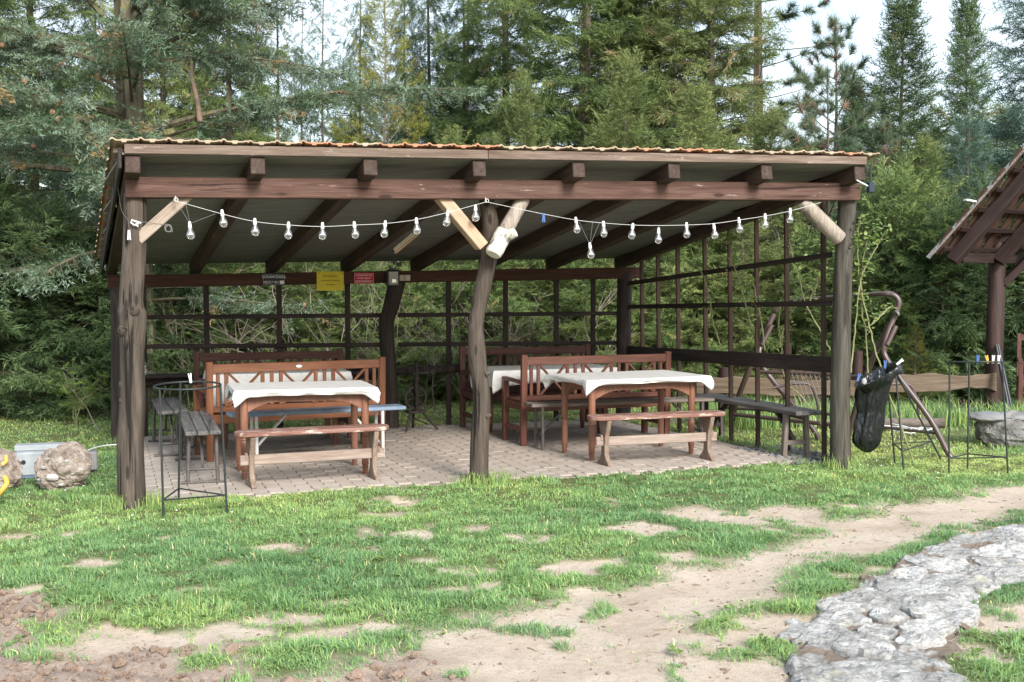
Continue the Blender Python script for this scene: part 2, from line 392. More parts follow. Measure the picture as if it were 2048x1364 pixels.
def leaf_mat(name, stops, rough=.6, trans=.25, spec=.25):
    m = bpy.data.materials.new(name); m.use_nodes = True; t = m.node_tree; b = t.nodes['Principled BSDF']
    b.inputs['Roughness'].default_value = rough; b.inputs['Specular IOR Level'].default_value = spec
    at = nd(t, 'Attribute', attribute_name='tint'); oi = nd(t, 'ObjectInfo')
    c = ramp(t, at.outputs['Fac'], stops)
    h = nd(t, 'HueSaturation'); t.links.new(c, h.inputs['Color']); t.links.new(rng_(t, oi.outputs['Random'], 0, 1, .8, 1.2), h.inputs['Value'])
    t.links.new(h.outputs[0], b.inputs['Base Color'])
    tr = nd(t, 'BsdfTranslucent'); t.links.new(h.outputs[0], tr.inputs['Color']); ms = nd(t, 'MixShader'); ms.inputs[0].default_value = trans
    t.links.new(b.outputs[0], ms.inputs[1]); t.links.new(tr.outputs[0], ms.inputs[2]); t.links.new(ms.outputs[0], t.nodes['Material Output'].inputs['Surface'])
    return m
M_['grass'] = leaf_mat('grass_blades', [(0, (0.13, 0.245, 0.107)), (0.35, (0.208, 0.351, 0.144)), (0.6, (0.313, 0.459, 0.154)), (0.8, (0.505, 0.573, 0.184)), (1, (0.765, 0.639, 0.367))], .5, .35)
M_['f_cedar'] = leaf_mat('blue_cedar_needles', [(0, (.045, .085, .040)), (.30, (.105, .160, .085)), (.55, (.165, .225, .150)), (.85, (.27, .345, .275)), (.93, (.24, .24, .08)), (1, (.28, .18, .09))])
M_['f_fir'] = leaf_mat('fir_needles', [(0, (0.061, 0.104, 0.034)), (0.5, (0.142, 0.201, 0.064)), (0.9, (0.257, 0.305, 0.098)), (1, (0.351, 0.293, 0.115))])
M_['f_olive'] = leaf_mat('olive_fir_needles', [(0, (0.085, 0.121, 0.040)), (0.5, (0.177, 0.224, 0.075)), (0.88, (0.299, 0.328, 0.127)), (1, (0.415, 0.333, 0.176))])
M_['f_spruce'] = leaf_mat('dark_spruce_needles', [(0, (0.043, 0.077, 0.033)), (0.5, (0.095, 0.150, 0.059)), (0.95, (0.169, 0.231, 0.090)), (1, (0.257, 0.175, 0.077))])
M_['f_blue'] = leaf_mat('blue_grey_needles', [(0, (0.053, 0.096, 0.073)), (0.5, (0.106, 0.166, 0.127)), (1, (0.188, 0.252, 0.193))])
M_['f_gold'] = leaf_mat('yellow_green_needles', [(0, (0.121, 0.154, 0.035)), (0.5, (0.264, 0.270, 0.055)), (1, (0.396, 0.363, 0.088))])
M_['f_pine'] = leaf_mat('pine_needles', [(0, (0.086, 0.134, 0.075)), (0.5, (0.167, 0.23, 0.13)), (0.78, (0.265, 0.325, 0.19)), (0.82, (0.27, 0.18, 0.125)), (1, (0.36, 0.25, 0.18))])
M_['f_light'] = leaf_mat('fresh_green_sprays', [(0, (0.072, 0.127, 0.035)), (0.5, (0.150, 0.226, 0.057)), (1, (0.264, 0.330, 0.088))])
M_['f_leaf'] = leaf_mat('fresh_leaves', [(0, (.09, .16, .03)), (.6, (.20, .30, .06)), (1, (.32, .38, .12))], .4, .35, .4)
M_['f_leaf2'] = leaf_mat('weed_leaves', [(0, (.07, .13, .035)), (.5, (.13, .21, .05)), (1, (.22, .29, .08))], .5, .3, .3)
M_['f_dead'] = leaf_mat('dead_brown_sprays', [(0, (.17, .11, .06)), (1, (.34, .24, .15))])
M_['bark'] = wood('grey_brown_bark', (.075, .06, .045), (.15, .12, .09), (.235, .195, .15), axis='Z', crack=.6, bstr=1.0)
M_['barkmoss'] = wood('mossy_cedar_bark', (.085, .075, .045), (.165, .145, .095), (.25, .225, .17), axis='Z', crack=.6, wear=(.19, .17, .045), wear_at=.56, bstr=1.0)
M_['twig'] = wood('bare_twig', (.14, .11, .085), (.24, .20, .16), (.36, .31, .26), axis='Z', bstr=.3)
M_['stem'] = wood('green_rose_stem', (.17, .19, .08), (.30, .31, .14), (.42, .40, .22), axis='Z', bstr=.2)

# ------------------------------------------------------------------ ground
def W2(pts): return [G(x, y)[:2] for x, y in pts]
PATH = W2([(470, 1400), (700, 1330), (800, 1272), (900, 1236), (1000, 1214), (1100, 1186), (1200, 1160), (1290, 1150), (1340, 1120), (1400, 1118), (1450, 1096), (1530, 1082), (1640, 1052),
           (1560, 1040), (1420, 1040), (1330, 1022), (1290, 1012), (1350, 1004), (1560, 998), (1700, 1004), (1790, 990), (1950, 992), (1920, 972), (2060, 962), (2300, 945), (2300, 1000),
           (2048, 1020), (1960, 1036), (1850, 1052), (1800, 1078), (1790, 1100), (1690, 1100), (1600, 1130), (1560, 1180), (1500, 1196), (1400, 1228), (1330, 1252), (1350, 1300), (1560, 1310), (1570, 1420)])
STONEP = W2([(1500, 1480), (1560, 1364), (1598, 1318), (1600, 1270), (1625, 1225), (1665, 1182), (1735, 1160), (1775, 1130), (1825, 1100), (1900, 1078), (1965, 1052), (2060, 1042), (2300, 1030),
             (2300, 1110), (2048, 1150), (1975, 1162), (1935, 1195), (1915, 1240), (1905, 1275), (1888, 1310), (1900, 1364), (1960, 1480)])
TILL = W2([(-400, 1150), (0, 1170), (60, 1180), (95, 1215), (70, 1260), (90, 1290), (200, 1285), (320, 1262), (400, 1275), (440, 1320), (560, 1330), (690, 1330), (760, 1400), (700, 1500), (-500, 1500)])
ISLES = [W2(p) for p in (
    [(1420, 1042), (1640, 1050), (1560, 1078), (1500, 1094), (1420, 1112), (1395, 1080)],            # grass islands in the bare path
    [(1650, 1000), (1755, 1005), (1750, 1022), (1650, 1030)],
    [(1580, 1130), (1600, 1095), (1660, 1090), (1650, 1130), (1700, 1140), (1640, 1190), (1550, 1180)],
    [(1370, 1225), (1480, 1210), (1590, 1225), (1600, 1290), (1520, 1262), (1400, 1245)],
    [(60, 1235), (200, 1225), (250, 1290), (70, 1270)],
    [(470, 1310), (560, 1275), (720, 1260), (760, 1290), (640, 1340), (540, 1345)],
    [(330, 1290), (420, 1280), (470, 1310), (360, 1320)],
)]
WORN = []
for px, py, rx, ry in ((600, 1146, 85, 11), (430, 1118, 60, 8), (865, 1108, 50, 9), (925, 1130, 80, 9), (880, 1165, 75, 10), (1000, 1128, 45, 9), (985, 1160, 60, 8), (840, 1068, 55, 7), (945, 1052, 30, 6), (1215, 986, 50, 8), (1125, 992, 30, 5), (1468, 966, 34, 4), (700, 1190, 60, 8), (470, 1252, 110, 12),
                       (560, 1222, 110, 11), (260, 1246, 90, 9), (640, 1250, 90, 10), (50, 1168, 60, 9), (330, 1062, 40, 7), (1290, 1058, 60, 12), (1340, 1100, 70, 14), (1180, 1120, 60, 9), (760, 1022, 40, 5), (390, 1030, 40, 6), (200, 1118, 60, 7), (1060, 1062, 50, 7), (520, 1085, 45, 6), (1120, 1175, 50, 8), (760, 1240, 70, 9)):
    c_ = G(px, py); WORN.append((c_.x, c_.y, abs(G(px + rx, py).x - c_.x), abs(G(px, py - ry).y - c_.y)))
PATIO = [S(a, b)[:2] for a, b in ((.06, .02), (2.1, .10), (4.2, .16), (5.75, .26), (6.0, .42), (5.62, 4.12), (.0, 4.16))]
def ground_fields(X, Y):
    n1 = fnoise(X, Y, 1.1, 4, 11) - .5; n2 = fnoise(X, Y, 3.6, 3, 23) - .5
    wob = n1 * .5 + n2 * .34
    pd = poly_sd(X, Y, PATH) + wob * .55
    isl = np.max([poly_sd(X, Y, p) for p in ISLES], axis=0) + wob * .45
    td = poly_sd(X, Y, TILL) + wob * .5
    sdist = poly_sd(X, Y, STONEP)
    bare = np.clip(.5 + np.minimum(pd, -isl + .02) * 2.6, 0, 1)
    # worn patches in the lawn, more of them towards the camera
    near = np.clip((9.6 - Y) / 3.6, 0, 1)
    wn = fnoise(X * .75, Y * 1.25, 1.55, 3, 41) * .65 + fnoise(X, Y, 5.0, 2, 57) * .35
    patch = np.clip((wn - (.62 - .15 * near)) * 6, 0, 1) * np.clip((11.5 - Y) / 1.5, 0, 1)
    for (wx, wy, wa, wb) in WORN: patch = np.maximum(patch, np.clip((1.0 - np.hypot((X - wx) / wa / 1.15, (Y - wy) / wb / 1.5) + n1 * 1.6 + n2 * 3.2) * 1.0, 0, .78))
    for (a_, b_) in ((0, -.05), (2.75, .1), (6.1, 0)):
        q_ = S(a_, b_); patch = patch * np.clip((np.hypot(X - q_.x, Y - q_.y) - .5) * 3, 0, 1)
    tilled = np.clip(.5 + np.minimum(td, -isl) * 5, 0, 1)
    tilled = np.maximum(tilled, np.clip((5.9 - Y + n1) * 1.6, 0, 1) * np.clip((-.2 - X + n2) * 2, 0, 1) * np.clip(.5 - isl * 5, 0, 1))
    st = np.clip(.5 + sdist * 8, 0, 1)
    return np.maximum(np.maximum(bare, patch), np.maximum(tilled, st)), tilled, sdist, n1, n2
def ground_h(X, Y, f=None):
    bare, tilled, sdist, n1, n2 = f or ground_fields(X, Y)
    near = np.clip((14 - Y) / 4, 0, 1) * (np.abs(X) < 9)
    h = -.03 + near * (.05 * n1 + .022 * n2 - .03 * bare + tilled * (.05 * np.abs(n2) + .10 * (fnoise(X, Y, 12, 3, 71) - .5)))
    pdist = poly_sd(X, Y, PATIO)
    h = np.where(pdist > -.35, np.clip(h, -.018, -.006), h)
    h = np.where(pdist > .02, -.09, h)
    h = np.where(sdist > 0, -.06, h)
    h = h - .05 * np.clip((-2.6 - X) / .8, 0, 1) * np.clip((9.6 - Y) / 1.0, 0, 1)
    return h
def ground_mesh():
    def axis(lo, hi, step, far):
        a = list(np.arange(lo, hi, step)); s = step; x = hi
        while x < far: a.append(x); s *= 1.45; x += s
        s = step; x = lo - step
        while x > -far: a.insert(0, x); s *= 1.45; x -= s
        return np.array(a)
    xs = axis(-5.6, 6.4, .045, 500); ys = axis(3.6, 13.2, .045, 600)
    X, Y = np.meshgrid(xs, ys); f = ground_fields(X, Y); Z = ground_h(X, Y, f)
    ny, nx = X.shape
    V = np.stack([X, Y, Z], -1).reshape(-1, 3).astype(np.float32)
    i = np.arange(nx * ny).reshape(ny, nx); Q = np.stack([i[:-1, :-1], i[:-1, 1:], i[1:, 1:], i[1:, :-1]], -1).reshape(-1, 4)
    me = bpy.data.meshes.new('ground'); me.vertices.add(len(V)); me.vertices.foreach_set('co', V.ravel())
    me.loops.add(Q.size); me.loops.foreach_set('vertex_index', Q.ravel().astype(np.int32))
    me.polygons.add(len(Q)); me.polygons.foreach_set('loop_start', np.arange(0, Q.size, 4, dtype=np.int32))
    me.polygons.foreach_set('use_smooth', np.ones(len(Q), bool))
    for k, a in (('bare', f[0]), ('tilled', f[1])):
        at = me.attributes.new(k, 'FLOAT', 'POINT'); at.data.foreach_set('value', a.ravel().astype(np.float32))
    me.update(calc_edges=True); return me
ground = tag(obj('ground', ground_mesh(), M_['ground']), kind='structure')

# ------------------------------------------------------------------ patio of interlocking pavers
pat = bmesh.new(); vv = [pat.verts.new((p[0], p[1], -.012)) for p in PATIO]; pat.faces.new(vv)
ex = bmesh.ops.extrude_face_region(pat, geom=list(pat.faces)); bmesh.ops.translate(pat, verts=[v for v in ex['geom'] if isinstance(v, bmesh.types.BMVert)], vec=(0, 0, -.06))
bmesh.ops.recalc_face_normals(pat, faces=list(pat.faces))
patio = tag(obj('patio', from_bm('patio', pat), M_['sand']), kind='structure')
PWID, PLEN = .118, .205
def paver_outline(g=.0016):
    w2, l2, z = PWID / 2 - g, PLEN / 2 - g, .0055
    return [(-w2, -l2 + z), (0, -l2 - z), (w2, -l2 + z), (w2 + z * .8, -l2 * .33), (w2 - z * .8, l2 * .33), (w2, l2 + z), (0, l2 - z), (-w2, l2 + z), (-w2 - z * .8, l2 * .33), (-w2 + z * .8, -l2 * .33)]
def paver_data(cx=0, cy=0, dz=0, off=0, tilt=0):
    o = paver_outline(); n = len(o); V = []; F = []
    for s, z in ((1, -.02), (1, -.0025), (.965, 0)):
        V += [(cx + x * s, cy + y * s, z + dz + tilt * y) for x, y in o]
    for k in (0, 1): F += [(off + k * n + i, off + k * n + (i + 1) % n, off + (k + 1) * n + (i + 1) % n, off + (k + 1) * n + i) for i in range(n)]
    F.append(tuple(off + 2 * n + i for i in range(n))); return V, F
pvar = [raw('paver', *paver_data(0, 0, 0, 0, t)) for t in (-.012, 0, .014)]
for me in pvar: me.materials.append(M_['paver'])
cells = []
for i in range(60):
    for j in range(-1, 24):
        a = -.1 + i * PWID; b = .02 + (j + .5 * (i % 2)) * PLEN
        p = S(a, b)
        if poly_sd(np.array([p.x]), np.array([p.y]), PATIO)[0] > .045: cells.append((p.y, a, b))
cells.sort(key=lambda c: c[0] - .12 * abs(c[1] - 3))
rr = random.Random(3); V = []; F = []
for k, (yy, a, b) in enumerate(cells):
    dz = rr.uniform(-.002, .0025)
    if k < 300:
        obj('paver', pvar[k % 3], M_['paver'], patio, Matrix.Translation(S(a, b, dz)) @ Matrix.Rotation(ANG + rr.uniform(-.02, .02), 4, 'Z'))
    else:
        v, f = paver_data(0, 0, dz, len(V), rr.uniform(-.012, .012)); V += [S(a + x, b + y, z) for x, y, z in v]; F += f
tag(obj('paver_field', raw('paver_field', V, F), M_['paver'], patio), kind='stuff')

# ------------------------------------------------------------------ stone path
def voronoi_cell(i, P, R_=1.2):
    c = P[i]; poly = [c + Vector((R_ * math.cos(k * math.pi / 4), R_ * math.sin(k * math.pi / 4))) for k in range(8)]
    for j, q in enumerate(P):
        if j == i or (q - c).length > 2 * R_: continue
        m = (q + c) / 2; n = (q - c); res = []
        for k in range(len(poly)):
            p1, p2 = poly[k], poly[(k + 1) % len(poly)]; d1 = (p1 - m).dot(n); d2 = (p2 - m).dot(n)
            if d1 <= 0: res.append(p1)
            if d1 * d2 < 0: res.append(p1 + (p2 - p1) * (d1 / (d1 - d2)))
        poly = res
        if len(poly) < 3: return None
    return poly
def stone_mesh(poly, seed):
    rg = random.Random(seed); c = sum(poly, Vector((0, 0))) / len(poly)
    ring = []
    for k in range(len(poly)):
        p, q = poly[k], poly[(k + 1) % len(poly)]; n = max(1, int((q - p).length / .03))
        ring += [p.lerp(q, i / n) for i in range(n)]
    for _ in range(3): ring = [(ring[i - 1] + ring[i] * 2 + ring[(i + 1) % len(ring)]) / 4 for i in range(len(ring))]
    n = len(ring); hgt = rg.uniform(.004, .020); tx, ty = rg.uniform(-.035, .035), rg.uniform(-.035, .035)
    lv = [(1.0, -.07), (1.0, .2), (.96, .75), (.88, .92), (.77, 1.0), (.65, 1.0), (.53, 1.02), (.41, 1.03), (.29, 1.0), (.16, 1.0)]
    V = []; F = []; ox, oy = rg.uniform(0, 99), rg.uniform(0, 99)
    for s, hh in lv:
        for i, p in enumerate(ring):
            d = (p - c); jit = 1 - .20 * fnoise(np.array(d.x * 11 + ox), np.array(d.y * 11 + oy), 1.3, 3, seed)
            q = d * s * jit
            z = (hgt * hh if hh > 0 else hh)
            z += ((fnoise(np.array(q.x + ox), np.array(q.y + oy), 6, 3, seed) - .5) * .055 + (fnoise(np.array(q.x * 1.0 + oy), np.array(q.y * 2.2 + ox), 19, 3, seed + 1) - .5) * .034) * min(1, max(hh, 0)) + tx * q.x + ty * q.y
            V.append((q.x, q.y, float(z)))
    V.append((0, 0, hgt))
    for l in range(len(lv) - 1):
        for i in range(n): F.append((l * n + i, l * n + (i + 1) % n, (l + 1) * n + (i + 1) % n, (l + 1) * n + i))
    l = len(lv) - 1
    for i in range(n): F.append((l * n + i, l * n + (i + 1) % n, len(V) - 1))
    return raw('stone', V, F, False), c
def rock_mat():
    m, t, b = newmat('rough_white_rock', .93, .12)
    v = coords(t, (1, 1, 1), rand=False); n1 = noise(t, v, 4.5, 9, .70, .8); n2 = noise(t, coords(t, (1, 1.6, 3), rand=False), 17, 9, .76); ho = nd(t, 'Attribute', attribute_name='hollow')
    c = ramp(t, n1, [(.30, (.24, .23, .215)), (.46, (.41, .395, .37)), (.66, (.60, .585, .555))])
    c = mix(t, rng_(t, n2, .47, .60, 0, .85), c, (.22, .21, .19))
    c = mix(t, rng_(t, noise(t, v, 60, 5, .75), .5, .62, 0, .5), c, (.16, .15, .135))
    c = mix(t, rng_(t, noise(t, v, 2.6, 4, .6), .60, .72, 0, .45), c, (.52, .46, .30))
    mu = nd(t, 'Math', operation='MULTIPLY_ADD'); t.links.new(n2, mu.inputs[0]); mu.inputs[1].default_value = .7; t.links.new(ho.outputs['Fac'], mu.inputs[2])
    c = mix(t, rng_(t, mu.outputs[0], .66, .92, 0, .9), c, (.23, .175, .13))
    t.links.new(c, b.inputs['Base Color']); bump(t, b, n2, 1.0, .03); return m
M_['rock'] = rock_mat()
def rock_bed():
    xs = np.arange(1.0, 5.2, .022); ys = np.arange(4.6, 8.9, .03); X, Y = np.meshgrid(xs, ys)
    sd = poly_sd(X, Y, STONEP) + (fnoise(X, Y, 4.5, 3, 61) - .5) * .34
    rid = 1 - np.abs(fnoise(X + Y * .3, Y * 1.7, 2.6, 4, 63) - .5) * 3.2; lump_ = fnoise(X, Y * 1.4, 5.5, 4, 65)
    step = np.floor(fnoise(X, Y, 2.0, 3, 67) * 7 + lump_ * .8) / 7
    h = -.016 + .035 * (lump_ - .5) + .022 * (rid - .55) + .065 * (step - .45)
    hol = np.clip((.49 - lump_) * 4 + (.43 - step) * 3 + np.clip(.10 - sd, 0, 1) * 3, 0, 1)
    h = np.clip(h, -.05, .05) + (fnoise(X, Y * 2.0, 21, 3, 69) - .5) * .03 + np.clip(sd, -.1, 0) * 1.0
    keep = sd > -.06; ny, nx = X.shape; idx = -np.ones(X.shape, int)
    q = keep[:-1, :-1] & keep[1:, :-1] & keep[:-1, 1:] & keep[1:, 1:]
    use = np.zeros(X.shape, bool); use[:-1, :-1] |= q; use[1:, :-1] |= q; use[:-1, 1:] |= q; use[1:, 1:] |= q
    idx[use] = np.arange(use.sum()); V = np.stack([X[use], Y[use], h[use]], -1)
    a, b = np.where(q); F = np.stack([idx[a, b], idx[a, b + 1], idx[a + 1, b + 1], idx[a + 1, b]], -1)
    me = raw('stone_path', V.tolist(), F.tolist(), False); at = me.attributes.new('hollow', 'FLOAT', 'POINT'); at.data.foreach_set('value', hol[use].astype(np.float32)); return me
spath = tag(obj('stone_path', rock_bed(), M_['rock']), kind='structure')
rs = random.Random(12); pts = []
xs_ = [p[0] for p in STONEP]; ys_ = [p[1] for p in STONEP]
for _ in range(9000):
    q = Vector((rs.uniform(min(xs_), max(xs_)), rs.uniform(max(4.2, min(ys_)), max(ys_))))
    rad = .16 + .30 * float(vnoise(np.array(q.x * 2.3), np.array(q.y * 2.3), 5)) ** 1.3
    if poly_sd(np.array([q.x]), np.array([q.y]), STONEP)[0] > -.45 and all((q - o).length > rad for o in pts): pts.append(q)
sd_ = poly_sd(np.array([p.x for p in pts]), np.array([p.y for p in pts]), STONEP)
kk = 0
for i, p in enumerate(pts):
    if sd_[i] < .09: continue
    poly = voronoi_cell(i, pts)
    if not poly: continue
    c = sum(poly, Vector((0, 0))) / len(poly); poly = [c + (q - c) * (1 - .004 / max(.05, (q - c).length)) for q in poly]
    me, c = stone_mesh(poly, 100 + i); kk += 1
    obj('stone', me, M_['stone'], spath, Matrix.Translation((c.x, c.y, -.014)))

# ------------------------------------------------------------------ soil clods, gravel
def lump_data(c, r, rg, off, squash=.7, sub=1):
    bm = bmesh.new(); bmesh.ops.create_icosphere(bm, subdivisions=sub, radius=1)
    V = []; a, b_, g_ = rg.uniform(.7, 1.2), rg.uniform(.7, 1.2), rg.uniform(.5, .9) * squash / .7
    bm.verts.index_update()
    for v in bm.verts:
        k = r * rg.uniform(.72, 1.15); V.append((c[0] + v.co.x * k * a, c[1] + v.co.y * k * b_, c[2] + v.co.z * k * g_))
    F = [tuple(off + v.index for v in f.verts) for f in bm.faces]; bm.free(); return V, F
M_['clod'] = blotch('crumbly_soil', [(.3, (.17, .115, .085)), (.6, (.28, .205, .155)), (.8, (.38, .29, .22))], 18, .98, .05, bstr=.8)
rg = random.Random(5); V = []; F = []
cand = [(rg.uniform(-4.6, 1.5), rg.uniform(4.9, 7.4)) for _ in range(16000)]
cx = np.array([c[0] for c in cand]); cy = np.array([c[1] for c in cand]); fl = ground_fields(cx, cy); hh = ground_h(cx, cy, fl)
for k in range(len(cand)):
    if fl[1][k] > .5 and rg.random() < .5:
        r = rg.choice((.007, .009, .012, .017, .024)) * rg.uniform(.7, 1.3)
        if rg.random() < .012: r = rg.uniform(.03, .055)
        v, f = lump_data((cx[k], cy[k], hh[k] + r * .3), r, rg, len(V)); V += v; F += f
tag(obj('soil_clods', raw('soil_clods', V, F), M_['clod']), 'brown crumbs and clods of dug soil at the lower left corner', 'soil', kind='stuff')
V = []; F = []
for k in range(900):
    x = rg.uniform(-2.5, 4.5); y = rg.uniform(5.0, 8.4); f_ = ground_fields(np.array([x]), np.array([y]))
    if f_[0][0] > .6 and f_[2][0] < 0:
        r = rg.choice((.004, .005, .007, .012)) * rg.uniform(.7, 1.3); z = float(ground_h(np.array([x]), np.array([y]), f_)[0])
        v, f = lump_data((x, y, z + r * .2), r, rg, len(V)); V += v; F += f
tag(obj('path_pebbles', raw('path_pebbles', V, F), M_['clod']), 'small scattered pebbles and crumbs on the bare earth track', 'pebbles', kind='stuff')
V = []; F = []
for k in range(330):
    a = rg.uniform(5.75, 6.35); b = rg.uniform(.15, 1.3); p = S(a + (rg.random() - .5) * .1, b, 0); r = rg.uniform(.012, .034)
    v, f = lump_data((p.x, p.y, -.01 + r * .25), r, rg, len(V)); V += v; F += f
tag(obj('gravel', raw('gravel', V, F), M_['wallstone']), 'grey rubble gravel under the bench at the right patio edge', 'gravel', kind='stuff')

# dry straw, twigs and leaf bits lying on the bare soil
rg = random.Random(15); V = []; F = []
for k in range(2600):
    x = rg.uniform(-3.2, 5.2); y = rg.uniform(5.0, 9.6); f_ = ground_fields(np.array([x]), np.array([y]))
    if f_[0][0] > .45 and f_[2][0] < 0 and rg.random() < .55:
        z = float(ground_h(np.array([x]), np.array([y]), f_)[0]) + .004; a = rg.uniform(0, 6.28); l = rg.choice((.012, .018, .025, .04, .07)) * rg.uniform(.7, 1.3); w_ = rg.choice((.0012, .002, .004))
        d = Vector((math.cos(a), math.sin(a), rg.uniform(-.05, .12))); q = Vector((x, y, z)); v, f = tube_data([q, q + d * l * .5 + Vector((-d.y, d.x, 0)) * l * rg.uniform(-.15, .15), q + d * l], [w_, w_ * .9, w_ * .4], 4, True, len(V)); V += v; F += f
M_['litter'] = blotch('brown_litter', [(.35, (.07, .05, .035)), (.5, (.20, .145, .10)), (.65, (.40, .32, .21))], 3.5, .9, .1, rand=False)
tag(obj('litter', raw('litter', V, F), M_['litter']), 'dry straw and twig bits lying on the bare earth', 'litter', kind='stuff')

# ------------------------------------------------------------------ grass
def grass_mesh(n, seed, box_, size, dens_far=True, keep=None):
    r = np.random.default_rng(seed)
    x = r.uniform(box_[0], box_[1], n); y = r.uniform(box_[2], box_[3], n)
    ok = np.abs(x) < y * .47 + .5
    if dens_far: ok &= r.random(n) < np.clip(6.6 / y, .12, 1) ** 1.1
    x, y = x[ok], y[ok]
    f = ground_fields(x, y); bare, tilled, sdist, n1, n2 = f
    lush = fnoise(x, y, .8, 3, 91); tuft = fnoise(x, y, 4.2, 2, 77); rag = fnoise(x, y, 11, 2, 79)
    p = np.clip((.80 - bare) * 1.7, 0, 1) ** 1.3 * np.clip(.35 + (fnoise(x, y, 9, 2, 19) - .34) * 3.2, .06, 1)
    p = np.maximum(p, np.where((bare > .5) & (tilled < .5) & (sdist < -.02), (tuft * .75 + rag * .25 > .70) * .5 + (tuft * .5 + rag * .5 > .63) * .06, 0))
    p = np.maximum(p, np.where((tilled > .5), (tuft * .7 + rag * .3 > .665) * .6, 0))
    p = np.where(sdist > -.015, np.where(tuft > .80, .08, .0), p)
    p = p * np.clip(.50 + tuft * 1.0, .1, 1)
    pd = poly_sd(x, y, PATIO); p = np.where(pd > -.005, 0, p)
    ok = r.random(len(x)) < p
    x, y, lush, tuft, bare, pd = x[ok], y[ok], lush[ok], tuft[ok], bare[ok], pd[ok]
    z = ground_h(x, y, tuple(q[ok] for q in f)) - .004; m = len(x)
    ln = size * (.28 + 1.0 * tuft ** 1.8 + .24 * r.random(m)) * (.55 + .8 * lush) * np.clip(1.15 - (y - 7) * .06, .75, 1.15) * np.where(bare > .45, .8, 1)
    ln = np.where(r.random(m) < .035, ln * 1.45, ln) * np.where(pd > -.10, 1.35, 1)
    # blades lean away from their tuft's centre
    gx = fnoise(x + .03, y, 6, 1, 13) - fnoise(x - .03, y, 6, 1, 13); gy = fnoise(x, y + .03, 6, 1, 13) - fnoise(x, y - .03, 6, 1, 13)
    az = np.arctan2(gy, gx) + r.normal(0, 1.1, m); lean = np.clip(r.normal(.72, .34, m), .05, 1.45)
    d = np.stack([np.cos(az), np.sin(az)], -1); wd = np.stack([-np.sin(az + r.normal(0, .7, m)), np.cos(az)], -1)
    w_ = (.0018 + .0014 * r.random(m)) * (1 + np.clip((y - 7) / 7, 0, 1.6)) * (size / .075) ** .3
    base = np.stack([x, y, z], -1)
    def at(s, b):
        o = np.zeros((m, 3)); k = ln * s; bend = lean * s * b
        o[:, :2] = d * (k * np.sin(bend))[:, None]; o[:, 2] = k * np.cos(bend); return base + o
    sw = np.zeros((m, 3)); sw[:, :2] = wd
    p1, p2 = at(.5, 1.0), at(1.0, 1.35)
    p1 = at(.42, 1.0); b0, b1 = p1 - sw * (w_ * 1.15)[:, None], p1 + sw * (w_ * 1.15)[:, None]
    T = np.stack([base, b1, b0, b0, b1, p2], 1).reshape(-1, 3)
    yel = fnoise(x, y, .55, 3, 33)
    tint = .08 + .46 * r.random(m) + .95 * (yel - .46) - .25 * (lush - .5) + .26 * np.clip((y - 8.5) / 2.5, 0, 1)
    dry = r.random(m) < .022; tint = np.where(dry, .97, np.clip(tint, 0, .84))
    return tri_mesh('grass', T, attrs={'tint': np.repeat(tint, 2)})
g1 = obj('grass', grass_mesh(1200000, 1, (-5.5, 6.6, 4.9, 12.2), .058), M_['grass'])
tag(g1, 'patchy green lawn of short grass in front of the shelter', 'grass', kind='stuff')
g2 = obj('grass', grass_mesh(150000, 2, (-9, 10, 12.0, 17.5), .085, False), M_['grass'])
tag(g2, 'strip of sunlit lawn behind and beside the shelter', 'grass', kind='stuff')

# ------------------------------------------------------------------ the picnic shelter
def zc(a, b): return 2.565 + .0167 * a - .152 * (b + .4)          # underside of the roof boards
shel = thing('picnic_shelter', 'open timber picnic shelter with lean-to tiled roof on rough log posts', 'shelter', None, Matrix.Translation(S(0, 0)))
def log_post(name, knots, rads, mat, seed, seg=18, lump=.05):
    rg = random.Random(seed); path = smoothpath([S(*k) for k in knots], 6); n = len(path)
    V = []; F = []
    for i, p in enumerate(path):
        t = i / (n - 1); r0 = np.interp(t, [q[0] for q in rads], [q[1] for q in rads])
        for k in range(seg):
            a = 2 * math.pi * k / seg
            u = vnoise(np.array(math.cos(a) * 1.3 + 5 + seed), np.array(p.z * 2.1 + math.sin(a) * 1.3), seed) - .5
            g = vnoise(np.array(a * 4.0), np.array(p.z * .8), seed + 9) - .5
            r = r0 * (1 + lump * 2 * float(u) + .05 * float(g))
            V.append(p + E1 * (math.cos(a) * r) + E2 * (math.sin(a) * r))
    for i in range(n - 1):
        for k in range(seg):
            a = i * seg + k; b = i * seg + (k + 1) % seg; F.append((a, b, b + seg, a + seg))
    F.append(tuple(reversed(range(seg)))); F.append(tuple((n - 1) * seg + k for k in range(seg)))
    return obj(name, raw(name, V, F, True), mat, shel)
lp = log_post('post', [(-.01, -.05, -.12), (-.02, -.05, .4), (0, -.05, .78), (0, -.05, 1.08), (.01, -.05, 1.37), (.0, -.05, 1.52), (.03, -.05, 1.89), (.04, -.05, 2.31)],
              [(0, .105), (.15, .098), (.45, .088), (.55, .102), (.63, .108), (.70, .090), (1, .082)], M_['log'], 3)
lp['label'] = 'thick knotty left front log post'
